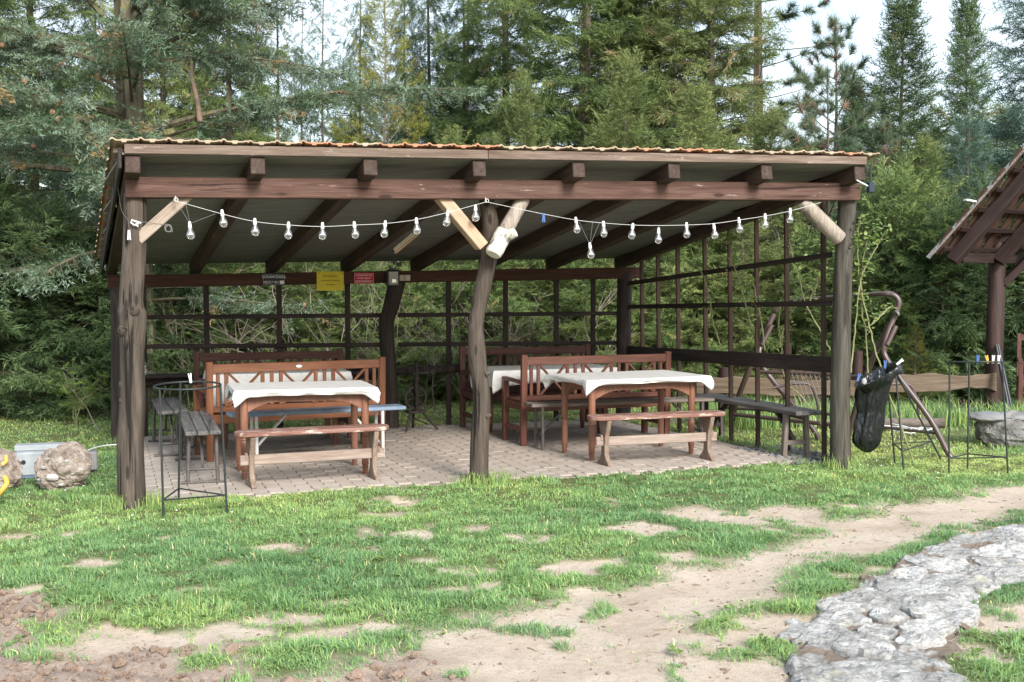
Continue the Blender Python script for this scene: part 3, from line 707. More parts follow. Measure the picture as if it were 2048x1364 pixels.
# knot on the left post
kn, kc = [], S(.02, -.145, 1.44)
o = obj('knot', lathe('knot', [(.0, .03), (.022, .028), (.034, .014), (.042, -.005), (.05, -.03)], 12), M_['log'], lp, Matrix.Translation(kc) @ Matrix.Rotation(ANG, 4, 'Z') @ Matrix.Rotation(R(78), 4, 'X'))
for (a, z, r) in ((-.082, 1.30, .05), (-.080, .90, .03), (-.080, .78, .026)):
    obj('knot', lathe('knot', [(.0, .016), (r * .6, .012), (r, -.006), (r * 1.5, -.05)], 10), M_['log'], lp, Matrix.Translation(S(a, -.07, z)) @ Matrix.Rotation(ANG, 4, 'Z') @ Matrix.Rotation(R(-80), 4, 'Y'))
mpst = log_post('post', [(2.74, .12, -.1), (2.75, .12, .34), (2.77, .12, .68), (2.74, .12, .93), (2.725, .12, 1.09), (2.72, .12, 1.34), (2.78, .12, 1.63), (2.83, .12, 1.88), (2.83, .08, 2.12), (2.78, .03, 2.33)],
              [(0, .078), (.3, .070), (.42, .078), (.55, .064), (.75, .072), (1, .062)], M_['log'], 8)
mpst['label'] = 'crooked thin middle front log post'
for (a, z) in ((2.80, .90), (2.805, .55)):
    obj('knot', lathe('knot', [(.0, .03), (.014, .026), (.02, .01), (.03, -.02)], 10), M_['log'], mpst, Matrix.Translation(S(a, .07, z)) @ Matrix.Rotation(ANG, 4, 'Z') @ Matrix.Rotation(R(70), 4, 'Y'))
M_['logright'] = wood('grey_green_log', (0.047, 0.040, 0.033), (0.086, 0.076, 0.061), (0.148, 0.132, 0.105), axis='Z', crack=.7, wear=(.36, .34, .31), wear_at=.73, bstr=.9)
rp_ = log_post('post', [(6.13, .0, -.1), (6.12, .0, .8), (6.13, .0, 1.6), (6.14, -.04, 2.40)], [(0, .098), (.3, .088), (.6, .084), (1, .080)], M_['logright'], 14)
log_post('post', [(2.86, 4.0, -.05), (2.86, 4, .37), (2.84, 4, .77), (2.82, 4, 1.16), (2.88, 4, 1.39), (2.94, 4.0, 1.64)], [(0, .095), (.5, .085), (.8, .095), (1, .10)], M_['logdark'], 21)
log_post('post', [(5.73, 4, -.05), (5.73, 4, .9), (5.74, 4, 1.75)], [(0, .09), (1, .085)], M_['logdark'], 25)
log_post('post', [(-.06, 4, -.05), (-.05, 4, .9), (-.05, 4, 1.6)], [(0, .09), (1, .085)], M_['logdark'], 29)
# beams
board('front_beam', S(-.03, -.10, 2.345), S(6.19, -.10, 2.452), .14, .152, M_['beam'], shel, bev=.006)
board('back_beam', S(-.16, 4.0, 1.652), S(5.92, 4.0, 1.757), .14, .135, M_['rafter'], shel, bev=.006)
# rafters
ra0 = [.02, .90, 1.74, 2.60, 3.43, 4.27, 5.13, 6.04]
for i, a0 in enumerate(ra0):
    a1 = -.12 + (a0 - .02) / 6.02 * 5.92
    bf, bb = -.38, 4.36
    d = .068
    p0, p1 = S(a0, bf, zc(a0, bf) - d), S(a0 + (a1 - a0) * .98, bb, zc(a1, bb) - d)
    board('rafter', p0, p1, .106, .125, M_['rafterend'], shel, bev=.005)
# fascia: two boards meeting over the middle post
board('fascia', S(-.035, -.395, zc(0, -.395) + .036), S(2.66, -.395, zc(2.66, -.395) + .036), .026, .068, M_['fascia'], shel, bev=.003)
board('fascia', S(2.664, -.395, zc(2.664, -.395) + .036), S(6.09, -.395, zc(6.09, -.395) + .036), .026, .068, M_['fascia'], shel, bev=.003)
# roof boards: four sheets with visible joints
js = [-.378, .62, 1.62, 2.55, 3.45, 4.38]
for k in range(5):
    b0, b1 = js[k] + .004, js[k + 1] - .004
    V = []
    for (a, b) in ((-.05, b0), (6.08, b0), (5.82, b1), (-.19, b1)):
        V.append(S(a, b, zc(a, b)))
    V += [v + EZ * .014 for v in V]
    obj('roof_board', raw('roof_board', V, [(3, 2, 1, 0), (4, 5, 6, 7), (0, 1, 5, 4), (1, 2, 6, 5), (2, 3, 7, 6), (3, 0, 4, 7)]), M_['ceiling'], shel)
V = [S(a, b, zc(a, b) + .016) for a, b in ((-.05, -.37), (6.08, -.37), (5.82, 4.37), (-.19, 4.37))]; V += [v + EZ * .01 for v in V]
obj('roof_felt', raw('roof_felt', V, [(3, 2, 1, 0), (4, 5, 6, 7), (0, 1, 5, 4), (1, 2, 6, 5), (2, 3, 7, 6), (3, 0, 4, 7)]), M_['gap'], shel)
# verge boards
board('verge_board', S(-.066, -.40, zc(0, -.4) - .03), S(-.215, 4.40, zc(0, 4.4) - .03), .022, .15, M_['dark'], shel)
board('verge_board', S(6.108, -.36, zc(6.1, -.36) + .0), S(5.85, 4.40, zc(6, 4.4) + .0), .022, .12, M_['dark'], shel)
# clay tiles
TW, TL = .192, .34
def tile_data(M, off=0):
    top = [(-.100, .012), (-.092, .030), (-.078, .034), (-.066, .024), (-.058, .012), (-.030, .010), (-.016, .017), (.016, .017), (.030, .010), (.058, .012), (.075, .020), (.092, .020), (.100, .010)]
    bot = [(-.100, .000), (-.088, .016), (-.078, .019), (-.068, .010), (-.060, .000), (-.022, -.003), (-.016, -.017), (.012, -.017), (.018, -.003), (.058, -.001), (.075, .006), (.090, .005), (.100, -.002)]
    V = []; n = len(top)
    for y, lift in ((0, .014), (TL, 0)):
        V += [M @ Vector((x, y, z * .72 + lift)) for x, z in top] + [M @ Vector((x, y, z * .72 + lift)) for x, z in bot]
    F = []
    for i in range(n - 1):
        F.append((off + i, off + i + 1, off + 2 * n + i + 1, off + 2 * n + i))
        F.append((off + n + i + 1, off + n + i, off + 3 * n + i, off + 3 * n + i + 1))
        for q in (0, 2 * n): F.append((off + q + i, off + q + n + i, off + q + n + i + 1, off + q + i + 1))
    F.append((off, off + 2 * n, off + 3 * n, off + n)); F.append((off + n - 1, off + 2 * n - 1, off + 4 * n - 1, off + 3 * n - 1))
    return V, F
tme = raw('roof_tile', *tile_data(Matrix())); tme.materials.append(M_['tile'])
rt = random.Random(9); VF = []; FF = []
nrow, ncol = 16, 33
for j in range(nrow):
    for i in range(ncol):
        s = (j * .305) / 4.8
        a = -.035 + i * TW + TW * .0 - s * .155 * (1 - i / ncol) - s * .24 * (i / ncol); b = -.43 + j * .305
        M = Matrix.Translation(S(a, b, zc(a, b) + .079 - (.0 if j else .006) + rt.uniform(-.004, .004))) @ Matrix.Rotation(ANG + rt.uniform(-.025, .025), 4, 'Z') @ Matrix.Rotation(-math.atan(.152), 4, 'X') @ Matrix.Rotation(math.atan(.0167) * -1 + rt.uniform(-.03, .03), 4, 'Y')
        if j < 5 or i == 0 or i == ncol - 1:
            obj('roof_tile', tme, M_['tile'], shel, M)
        else:
            v, f = tile_data(M, len(VF)); VF += v; FF += f
tag(obj('roof_tile_field', raw('roof_tile_field', VF, FF), M_['tile'], shel), kind='stuff')
# ridge battens under the tiles at the left verge
for j in range(15):
    b = -.3 + j * .31
    a = -.10 - b / 4.8 * .15
    board('tile_batten', S(a - .02, b, zc(a, b) + .045), S(a + .10, b, zc(a, b) + .045), .04, .03, M_['fascia'], shel, bev=.002)
# knee braces
br = board('brace', S(.05, -.06, 1.965), S(.43, -.06, 2.315), .085, .130, M_['brace'], shel, up=E2, bev=.008)
board('brace', S(2.715, -.06, 1.94), S(2.365, -.06, 2.34), .09, .140, M_['bracenew'], shel, up=E2, bev=.006)['label'] = 'fresh pale sawn brace left of the middle post'
def log_between(name, p0, p1, r0, r1, mat, seed, seg=14, lump=.04):
    n = 12; V = []; d = (p1 - p0).normalized(); u = d.orthogonal().normalized(); v = d.cross(u)
    for i in range(n + 1):
        t = i / n; p = p0.lerp(p1, t); r_ = r0 + (r1 - r0) * t
        for k in range(seg):
            a = 2 * math.pi * k / seg; q = r_ * (1 + lump * 2 * float(vnoise(np.array(math.cos(a) * 2 + seed * 3.1), np.array(t * 3 + math.sin(a) * 2), seed) - .5))
            V.append(p + (u * math.cos(a) + v * math.sin(a)) * q)
    F = [(i * seg + k, i * seg + (k + 1) % seg, (i + 1) * seg + (k + 1) % seg, (i + 1) * seg + k) for i in range(n) for k in range(seg)]
    F += [tuple(reversed(range(seg))), tuple(n * seg + k for k in range(seg))]
    return raw(name, V, F, True)
M_['braceZ'] = wood('pale_peeled_log', (0.255, 0.207, 0.163), (0.378, 0.321, 0.264), (0.484, 0.431, 0.370), axis='Z', crack=.5)
bb_ = obj('brace', log_between('brace', S(2.85, -.08, 1.97), S(3.07, -.07, 2.34), .062, .058, M_['braceZ'], 4), M_['braceZ'], shel); bb_['label'] = 'round brace with birch bark left on its lower end'
bk = obj('birch_bark', log_between('birch_bark', S(2.795, -.12, 1.885), S(2.90, -.10, 2.06), .068, .075, M_['birch'], 6, lump=.07), M_['birch'], bb_)
M_['birchcut'].node_tree.nodes['Principled BSDF'].inputs['Roughness'].default_value = .85
obj('cut_end', log_between('cut_end', S(2.788, -.125, 1.874), S(2.796, -.121, 1.888), .060, .0685, M_['birchcut'], 6, lump=.02), M_['birchcut'], bb_)
st_ = obj('branch_stub', log_between('branch_stub', S(2.865, -.12, 2.0), S(2.955, -.19, 2.055), .050, .040, M_['birch'], 7, lump=.05), M_['birch'], bb_)
obj('brace', log_between('brace', S(5.64, -.08, 2.37), S(6.05, -.06, 2.04), .066, .070, M_['braceZ'], 11, lump=.02), M_['braceZ'], shel)
# log rail and shelf along the back
rl = obj('log_rail', log_between('log_rail', S(2.9, 4.0, .635), S(3.75, 4.0, .66), .045, .05, M_['logdark'], 31), M_['logdark'], shel)
obj('log_rail', log_between('log_rail', S(-.02, 4.05, .57), S(.95, 4.05, .60), .055, .045, M_['logdark'], 33), M_['logdark'], shel)
board('shelf_board', S(.05, 3.86, .655), S(.72, 3.92, .655), .22, .03, M_['dark'], shel)

# lattice screens
ls = thing('lattice_screen', 'dark wooden lattice across the back of the shelter under the low beam', 'lattice', 'lattice screens of the shelter', Matrix.Translation(S(3, 4.03)))
for a, z0 in ((.20, 0), (.85, 0), (1.63, 0), (2.39, 0), (3.56, 0), (4.25, 0), (4.88, 0), (5.35, 0)):
    board('slat', S(a, 4.045, z0 - .04), S(a, 4.045, 1.60 + .0167 * a), .026, .058, M_['dark'], ls, up=E1 * -1)
for z0, z1 in ((1.275, 1.27), (.965, .915)):
    board('rail', S(.02, 4.015, z0), S(2.76, 4.015, (z0 + z1) / 2), .024, .048, M_['dark'], ls)
    board('rail', S(2.96, 4.015, (z0 + z1) / 2), S(5.66, 4.015, z1), .024, .048, M_['dark'], ls)
def SS(t, z): return S(6.12 - .33 * t / 4.0, t, z)
ls2 = thing('lattice_screen', 'brown wooden lattice with a wide dark board closing the right side of the shelter', 'lattice', 'lattice screens of the shelter', Matrix.Translation(SS(2, 0)))
M_['slat'] = wood('brown_slat', (0.038, 0.023, 0.015), (0.072, 0.044, 0.031), (0.119, 0.078, 0.056))
for t in (.25, .81, 1.31, 1.79, 2.27, 2.83, 3.27, 3.65):
    zt = zc(6, t) - .13
    lean = -.035
    board('slat', SS(t + lean, -.05), SS(t - lean, zt), .028, .046, M_['slat'], ls2, up=Vector((-E1.x, -E1.y, 0)))
for z0, z1 in ((1.90, 1.63), (1.46, 1.35)):
    board('rail', SS(.10, z0) - E1 * .032, SS(3.92, z1) - E1 * .032, .024, .05, M_['dark'], ls2)
board('wide_board', SS(.09, .90) - E1 * .034, SS(1.75, .864) - E1 * .034, .025, .145, M_['dark'], ls2)
board('wide_board', SS(1.755, .864) - E1 * .034, SS(3.92, .815) - E1 * .034, .025, .135, M_['dark'], ls2)

# ------------------------------------------------------------------ signs and fittings on the back beam
def text(body, size, p, mat, parent, sx=1.0, shear=0.0, name='lettering'):
    c = bpy.data.curves.new(name, 'FONT'); c.body = body; c.size = size; c.align_x = 'CENTER'; c.align_y = 'CENTER'; c.extrude = .0006; c.resolution_u = 3; c.shear = shear
    tmp = bpy.data.objects.new(name, c); me = bpy.data.meshes.new_from_object(tmp); bpy.data.objects.remove(tmp)
    me.materials.clear()
    M = Matrix.Translation(p) @ Matrix.Rotation(ANG, 4, 'Z') @ Matrix.Rotation(math.pi / 2, 4, 'X') @ Matrix.Diagonal((sx, 1, 1, 1))
    return obj(name, me, mat, parent, M)
def sign(label, a0, a1, z0, z1, face, b=3.918, cat='sign'):
    p = S((a0 + a1) / 2, b, (z0 + z1) / 2); t = thing('sign', label, cat, None, Matrix.Translation(p))
    obj('sign_board', box('sign_board', a1 - a0, .006, z1 - z0, .001, -(a1 - a0) / 2), face, t, Matrix.Translation(p) @ Matrix.Rotation(ANG, 4, 'Z')); return t, p
def border(t, p, W, H, mat, th=.005):
    for dx, dz, l, h in ((0, H / 2 - .008, W - .012, th), (0, -H / 2 + .008, W - .012, th), (-W / 2 + .008, 0, th, H - .016), (W / 2 - .008, 0, th, H - .016)):
        obj('border_line', box('border_line', l, .002, h, 0, -l / 2), mat, t, Matrix.Translation(p + E1 * dx - E2 * .004 + EZ * dz) @ Matrix.Rotation(ANG, 4, 'Z'))
t, p = sign('small black sign with white Hungarian capitals on the back beam', 1.44, 1.68, 1.612, 1.738, M_['signblack'], b=3.922)
border(t, p, .24, .126, newmat('thin_grey_line', .6, .2, 0, (.3, .3, .3))[0], .003)
text('DOHÁNYZÁSRA', .043, p - E2 * .004 + EZ * .028, M_['letter'], t, .80)
text('KIJELÖLT HELY', .038, p - E2 * .004 - EZ * .03 - E1 * .028, M_['letter'], t, .66)
obj('white_box', box('white_box', .045, .002, .036, 0, -.0225), M_['letter'], t, Matrix.Translation(p + E1 * .086 - E2 * .004 - EZ * .03) @ Matrix.Rotation(ANG, 4, 'Z'))
t, p = sign('yellow sheet with three printed lines pinned to the back beam', 2.025, 2.325, 1.552, 1.765, M_['yellow'])
text('Kérjük Vendégeinket a', .026, p - E2 * .004 + EZ * .055, M_['ink'], t, .72)
text('cigarettacsikket hamutartóba', .025, p - E2 * .004 + EZ * .008, M_['ink'], t, .72)
text('szíveskedjenek', .025, p - E2 * .004 - EZ * .038, M_['ink'], t, .72)
for dx in (-.125, .13): obj('pin', lathe('pin', [(.004, 0), (.006, .003), (.003, .006)], 8), M_['red'], t, Matrix.Translation(p + E1 * dx - E2 * .003 + EZ * .088) @ Matrix.Rotation(ANG, 4, 'Z') @ Matrix.Rotation(math.pi / 2, 4, 'X'))
t, p = sign('small red sign with white slanted capitals on the back beam', 2.44, 2.665, 1.628, 1.752, M_['red'])
border(t, p, .225, .124, newmat('pale_red_line', .6, .2, 0, (.6, .32, .33))[0], .004)
text('A DOHÁNYZÁS CSAK', .026, p - E2 * .004 + EZ * .032, M_['letter'], t, .72, .25)
text('AZ ARRA KIJELÖLT', .026, p - E2 * .004 - EZ * .0, M_['letter'], t, .72, .25)
text('HELYEN MEGENGEDETT!', .025, p - E2 * .004 - EZ * .035, M_['letter'], t, .68, .12)
# floodlight
p = S(2.862, 3.84, 1.69); t = thing('floodlight', 'black box floodlight with glass face above the back middle post', 'floodlight', None, Matrix.Translation(p))
RB = Matrix.Translation(p) @ Matrix.Rotation(ANG, 4, 'Z')
obj('housing', box('housing', .145, .07, .185, .012, -.0725), M_['black'], t, RB)
gm, gt, gb = newmat('floodlight_glass', .12, .8, 0, (.05, .065, .075))
obj('lens', box('lens', .105, .006, .145, .002, -.0525), gm, t, RB @ Matrix.Translation((0, -.037, 0)))
obj('reflector', box('reflector', .05, .004, .04, .004, -.025), newmat('bright_reflector', .25, .5, .6, (.6, .64, .66))[0], t, RB @ Matrix.Translation((.005, -.041, -.03)))
obj('bracket', box('bracket', .06, .06, .03, .003, -.03), M_['black'], t, RB @ Matrix.Translation((0, .05, .10)))
for k in (0, 1):
    p = S(2.975 + k * .071, 3.92, 1.695); t = thing('wall_switch', ['beige switch plate next to the floodlight', 'beige socket plate, second from the floodlight'][k], 'switch', 'beige plates on the back beam', Matrix.Translation(p))
    RB = Matrix.Translation(p) @ Matrix.Rotation(ANG, 4, 'Z')
    obj('plate', box('plate', .067, .02, .067, .004, -.0335), M_['beige'], t, RB); obj('rocker', box('rocker', .04, .008, .045, .002, -.02), M_['beige'], t, RB @ Matrix.Translation((0, -.013, 0)))
# strip lamp under a rafter
p0, p1 = S(2.02, 1.5, 1.985), S(2.02, 1.5, 1.985)
q0, q1 = onb(790, 500, 1.75), onb(836, 462, 1.55)
t = thing('strip_lamp', 'pale strip lamp fixed along the underside of a rafter', 'lamp', None, Matrix.Translation(q0))
board('lamp_body', q0, q1, .05, .035, M_['beige'], t, bev=.006); board('lamp_cover', q0 - EZ * .028, q1 - EZ * .028, .035, .02, M_['bracenew'], t, bev=.006)
# dark box at the right end of the roof
p = S(6.12, -.42, 2.47); t = thing('solar_lamp', 'small dark solar lamp hanging at the right roof corner', 'lamp', None, Matrix.Translation(p))
obj('lamp_box', box('lamp_box', .055, .05, .09, .006, -.0275), newmat('dark_blue_plastic', .4, .4, 0, (.02, .03, .05))[0], t, Matrix.Translation(p) @ Matrix.Rotation(ANG, 4, 'Z'))
tube('rod', [p + EZ * .06 - E1 * .14, p + EZ * .0], .006, M_['white'], t, 6)
tube('hanger', [p + EZ * .04, p + EZ * .2], .01, M_['metal'], t, 6)

# ------------------------------------------------------------------ string lights
bulb_me = lathe('bulb', [(.011, 0), (.014, -.012), (.018, -.028), (.027, -.045), (.031, -.062), (.029, -.078), (.020, -.091), (.004, -.097)], 16)
sock_me = lathe('socket', [(.006, .038), (.010, .034), (.0125, .012), (.014, .004), (.0135, -.010), (.010, -.014)], 12)
fil_me = lathe('reflector_dish', [(.004, -.02), (.006, -.045), (.020, -.058), (.021, -.061), (.004, -.060)], 12)
BF = -.215
def lights(name, label, rope, bulbs, lows):
    P = [onb(x, y, BF) for x, y in rope]; t = thing(name, label, 'string lights', 'string lights along the front beam', Matrix.Translation(P[0]))
    path = smoothpath(P, 5); tube('cord', path, .0017, M_['rope'], t, 6)
    hooks = tubes('hook', [([P[0] + E1 * math.cos(k) * .014 + EZ * (math.sin(k) * .014 + .01) for k in np.linspace(-1, 4.6, 10)] + [P[0] + EZ * .05 + E2 * .06], .003)], 5); obj('hook', hooks, M_['rope'], t)
    wl = []
    for (x, y) in bulbs:
        q = onb(x, y, BF); c = min(path, key=lambda v: abs((v - q).dot(E1)))
        M = Matrix.Translation(q + EZ * .040) @ Matrix.Rotation(random.uniform(-.14, .14), 4, 'X') @ Matrix.Rotation(random.uniform(-.14, .14), 4, 'Y')
        b = obj('bulb', bulb_me, M_['glass'], t, M); obj('socket', sock_me, M_['white'], b, M); obj('reflector_dish', fil_me, M_['white'], b, M)
        wl.append(([q + EZ * .075, c], .0016))
    for a_, b_, c_ in lows: wl.append(([onb(*a_, BF), onb(*b_, BF)], .0016)); wl.append(([onb(*b_, BF), onb(*c_, BF)], .0016))
    obj('wire', tubes('wire', wl, 5), M_['wire'], t); return t
lights('string_light', 'white string of clear bulbs sagging from the left brace to the middle post',
       [(352, 402), (445, 428), (510, 443), (577, 450), (645, 453), (709, 450), (770, 447), (833, 439), (895, 425), (935, 414), (972, 404)],
       [(380, 464), (445, 440), (510, 457), (577, 464), (645, 465), (709, 463), (770, 461), (833, 455), (895, 439), (951, 429)],
       [((352, 402), (380, 447), (430, 428))])
lights('string_light', 'white string of clear bulbs running from the middle post to the right brace',
       [(974, 404), (1030, 416), (1087, 428), (1152, 440), (1207, 446), (1265, 450), (1318, 451), (1373, 450), (1428, 447), (1478, 440), (1530, 432), (1580, 422), (1642, 405)],
       [(1152, 453), (1207, 461), (1180, 504), (1265, 465), (1317, 474), (1373, 463), (1428, 465), (1478, 453), (1530, 445), (1580, 434)],
       [((1158, 443), (1180, 490), (1199, 446))])
def peg(label, p, rotz, tilt, mat, group='clothes pegs', up=1):
    t = thing('clothes_peg', label, 'clothes peg', group, Matrix.Translation(p)); M = Matrix.Translation(p) @ Matrix.Rotation(rotz, 4, 'Z') @ Matrix.Rotation(tilt, 4, 'Y')
    for s in (-1, 1):
        V, F = tube_data([(s * .009 * up, 0, .05), (s * .005, 0, .015), (s * .0045, 0, -.022)], [.0055, .006, .0045], 6)
        obj('jaw', raw('jaw', V, F, True), mat, t, M @ Matrix.Diagonal((1, 1.5, 1, 1)))
    obj('spring', lathe('spring', [(.006, -.005), (.008, 0), (.006, .005)], 8), M_['steelleg'], t, M @ Matrix.Rotation(math.pi / 2, 4, 'X')); return t
peg('blue clothes peg hanging on the right light string', onb(1087, 432, BF), ANG, math.pi, M_['blue'])
peg('white clothes peg wired to the left front post', onb(258, 466, -.17), ANG, math.pi, M_['white'])
t = thing('hook', 'bent white hook tied to the left front post', 'hook', None, Matrix.Translation(onb(270, 445, -.16)))
tube('hook_wire', [onb(x, y, -.165) for x, y in ((282, 446), (272, 443), (263, 440), (262, 445), (268, 450), (277, 447), (276, 453), (270, 449))], .006, M_['white'], t, 6)
tube('tie_wire', smoothpath([onb(x, y, b) for x, y, b in ((282, 445, -.165), (290, 444, -.16), (310, 447, -.13), (331, 449, -.13))], 4), .0018, M_['wire'], t, 5)
c0 = onb(337, 457, -.13)
wr = random.Random(4)
tube('wire_coil', smoothpath([c0 + E1 * (.035 * math.cos(k * 1.9) * wr.uniform(.6, 1)) + EZ * (.04 * math.sin(k * 1.9) * wr.uniform(.6, 1)) for k in range(16)], 4), .0018, M_['wire'], t, 5)
p = S(-.075, .9, 2.28)
t = thing('cup_hook', 'small white cup hook on the left edge board of the roof', 'hook', None, Matrix.Translation(p))
tube('hook_wire', [p + EZ * (.02 * math.sin(k)) - E1 * .01 + E2 * (.02 * math.cos(k)) for k in np.linspace(0, 4.6, 9)], .004, M_['white'], t, 5)
tube('hanging_wire', smoothpath([onb(236, 375, .0), onb(243, 420, -.1), onb(256, 440, -.15), onb(258, 455, -.165)], 5), .0012, M_['wire'], t, 5)

# ------------------------------------------------------------------ furniture (each built at the origin, then placed)
V3 = lambda x, y, z: Vector((x, y, z))
def garden_bench(label, W_=1.66, mat=None, railmat=None, badge=False, group='slatted garden benches'):
    t = thing('garden_bench', label, 'bench', group); m = mat; H = .90
    # sits facing +Y, its back at y = 0, posts at x = 0 and W_
    for x in (0, W_):
        board('back_post', V3(x, 0, 0), V3(x, -.02, H + .02), .062, .05, m, t, up=V3(0, 1, 0), bev=.006)
        board('leg', V3(x, .50, 0), V3(x, .50, .62), .06, .058, m, t, up=V3(0, 1, 0), bev=.006)
        board('armrest', V3(x, .02, .635), V3(x, .54, .65), .062, .032, m, t, bev=.008)
        board('side_stretcher', V3(x, .03, .16), V3(x, .47, .16), .03, .05, m, t)
        board('side_rail', V3(x, .03, .39), V3(x, .47, .39), .032, .075, m, t)
    rm = railmat or m
    board('top_rail', V3(.028, -.016, H - .045), V3(W_ - .028, -.016, H - .045), .034, .082, rm, t)
    board('lower_rail', V3(.028, -.002, .475), V3(W_ - .028, -.002, .475), .03, .05, m, t)
    board('back_apron', V3(.028, .0, .385), V3(W_ - .028, .0, .385), .034, .085, rm, t)
    board('front_apron', V3(.028, .5, .385), V3(W_ - .028, .5, .385), .034, .085, m, t)
    for k in range(5): board('seat_slat', V3(.0, .065 + k * .102, .442), V3(W_, .065 + k * .102, .442), .086, .022, m, t)
    # back: slats and three crossed panels
    z0, z1 = .50, H - .086; y = -.010
    n = 3; e = .07; pw = (W_ - 2 * e) / n
    xs = [.080]
    for k in range(n):
        a = e + k * pw + .088; b = e + (k + 1) * pw - .088
        for x in (a, b): board('back_slat', V3(x, y, z0), V3(x, y, z1), .022, .036, m, t, up=V3(1, 0, 0) * -1)
        c = (a + b) / 2; zc_ = (z0 + z1) / 2
        for sx in (-1, 1):
            for sz in (-1, 1):
                p0 = V3(c + sx * .014, y + .001 * sx, zc_ + sz * .014); p1 = V3(c + sx * ((b - a) / 2 - .019), y, zc_ + sz * ((z1 - z0) / 2 - .004))
                board('cross_brace', p0, p1, .02, .034, m, t, up=V3(0, 1, 0))
        if k: xs.append(e + k * pw)
    xs.append(W_ - .080)
    for x in xs: board('back_slat', V3(x, y, z0), V3(x, y, z1), .022, .034, m, t, up=V3(1, 0, 0) * -1)
    if badge: obj('badge', lathe('badge', [(.03, 0), (.029, .003)], 20, False), M_['white'], t, M_at(V3(W_ * .5, -.034, H - .045), 0, math.pi / 2) @ Matrix.Diagonal((1, .45, 1, 1)))
    return t
b1 = place(garden_bench('orange-brown garden bench with its back to the camera behind the front left table', 1.69, M_['orange'], None, True), .71, 1.97, R(9))
b2 = place(garden_bench('red-brown garden bench with its back to the camera behind the front right table', 1.63, M_['brown']), 3.80, 2.08, R(3))
b3 = garden_bench('dull dark brown garden bench behind the back left table', 1.53, M_['darkbrown']); place(b3, 2.25, 3.76, math.pi + R(1))
b4 = garden_bench('reddish garden bench behind the back right table against the lattice', 1.54, M_['darkbrown']); place(b4, 5.19, 3.80, math.pi + R(1))

def turned_leg(H):
    r = .030; return lathe('leg', [(.020, 0), (.024, .01), (.024, .05), (.028, .06), (.022, .068), (.028, .078), (.030, .09), (.031, H * .42), (.030, H * .44), (.024, H * .45), (.030, H * .46), (.024, H * .475), (.031, H * .49), (.033, H * .7), (.034, H)], 18)
def drape(W_, D_, H_, hang, corner, seed, hs=None):
    """oilcloth over a W_ x D_ top at height H_: hang at the middle of each side, corner: extra fall at the corners"""
    rg = np.random.default_rng(seed); hs = hs or {}
    nx, ny = 36, 22; m = 5
    per = []
    N = 18
    V = []; F = []
    # top grid
    for j in range(ny + 1):
        for i in range(nx + 1):
            x = -W_ / 2 + W_ * i / nx; y = -D_ / 2 + D_ * j / ny
            z = H_ + .0025 * (fnoise(np.array(x + seed), np.array(y), 5, 2, seed) - .5) * 2; V.append((x, y, float(z)))
    for j in range(ny):
        for i in range(nx): a = j * (nx + 1) + i; F.append((a, a + 1, a + nx + 2, a + nx + 1))
    loop = [i for i in range(nx + 1)] + [(j) * (nx + 1) + nx for j in range(1, ny + 1)] + [ny * (nx + 1) + i for i in range(nx - 1, -1, -1)] + [j * (nx + 1) for j in range(ny - 1, 0, -1)]
    prev = loop; K = 7; n = len(loop)
    for k in range(1, K + 1):
        cur = []
        for q, vi in enumerate(loop):
            x, y, z = V[vi]; ex, ey = abs(x) / (W_ / 2), abs(y) / (D_ / 2)
            side = 'f' if y < -D_ / 2 + 1e-4 else 'b' if y > D_ / 2 - 1e-4 else 'l' if x < 0 else 'r'
            h = hs.get(side, hang)
            u = ex if side in 'fb' else ey
            cor = max(0, (u - .80) / .20) ** 1.4
            hh = h * (1 - .18 * math.cos(u * 1.5)) + corner * cor
            t = k / K
            nxn, nyn = (0, -1) if side == 'f' else (0, 1) if side == 'b' else (-1, 0) if side == 'l' else (1, 0)
            if cor > 0: nxn += .9 * cor * (1 if x > 0 else -1) * (side in 'fb'); nyn += .9 * cor * (1 if y > 0 else -1) * (side in 'lr')
            fold = (fnoise(np.array(x * 1.0 + seed), np.array(y + k * .06), 7, 2, seed + 2) - .5)
            outw = .004 + .004 * math.sin(min(1, t * 2.2) * 1.57) - .022 * t * t * (1 - cor) + .05 * float(fold) * t + .016 * cor * math.sin(t * 3)
            V.append((x + nxn * outw, y + nyn * outw, z - hh * t - .004)); cur.append(len(V) - 1)
        for q in range(n): F.append((prev[q], cur[q], cur[(q + 1) % n], prev[(q + 1) % n]))
        prev = cur
    me = raw('tablecloth', V, F, True); me.set_sharp_from_angle(angle=R(38)); return me
def table(label, W_, D_, lw, ld, H_, lm, group='wooden garden tables'):
    t = thing('garden_table', label, 'table', group)
    obj('tabletop', box('tabletop', W_ - .01, D_ - .01, .026, .004, -(W_ - .01) / 2), M_['brown'], t, Matrix.Translation((0, 0, H_ - .018)))
    for sx in (-1, 1):
        for sy in (-1, 1): obj('leg', turned_leg(H_ - .03), lm, t, Matrix.Translation((sx * lw / 2, sy * ld / 2, 0)))
    def arch(L_):
        o = [(-L_ / 2, H_ - .032), (-L_ / 2, H_ - .20)]
        for k in range(13):
            u = -1 + 2 * k / 12; o.append((u * (L_ / 2 - .012), H_ - .115 - .075 * max(0, (abs(u) - .55) / .45) ** 1.8))
        return o + [(L_ / 2, H_ - .20), (L_ / 2, H_ - .032)]
    for sy in (-1, 1): obj('apron', prism('apron', arch(lw - .05), .022), M_['leg'], t, Matrix.Translation((0, sy * ld / 2, 0)))
    for sx in (-1, 1): obj('apron', prism('apron', arch(ld - .05), .022), M_['leg'], t, Matrix.Translation((sx * lw / 2, 0, 0)) @ Matrix.Rotation(math.pi / 2, 4, 'Z'))
    return t
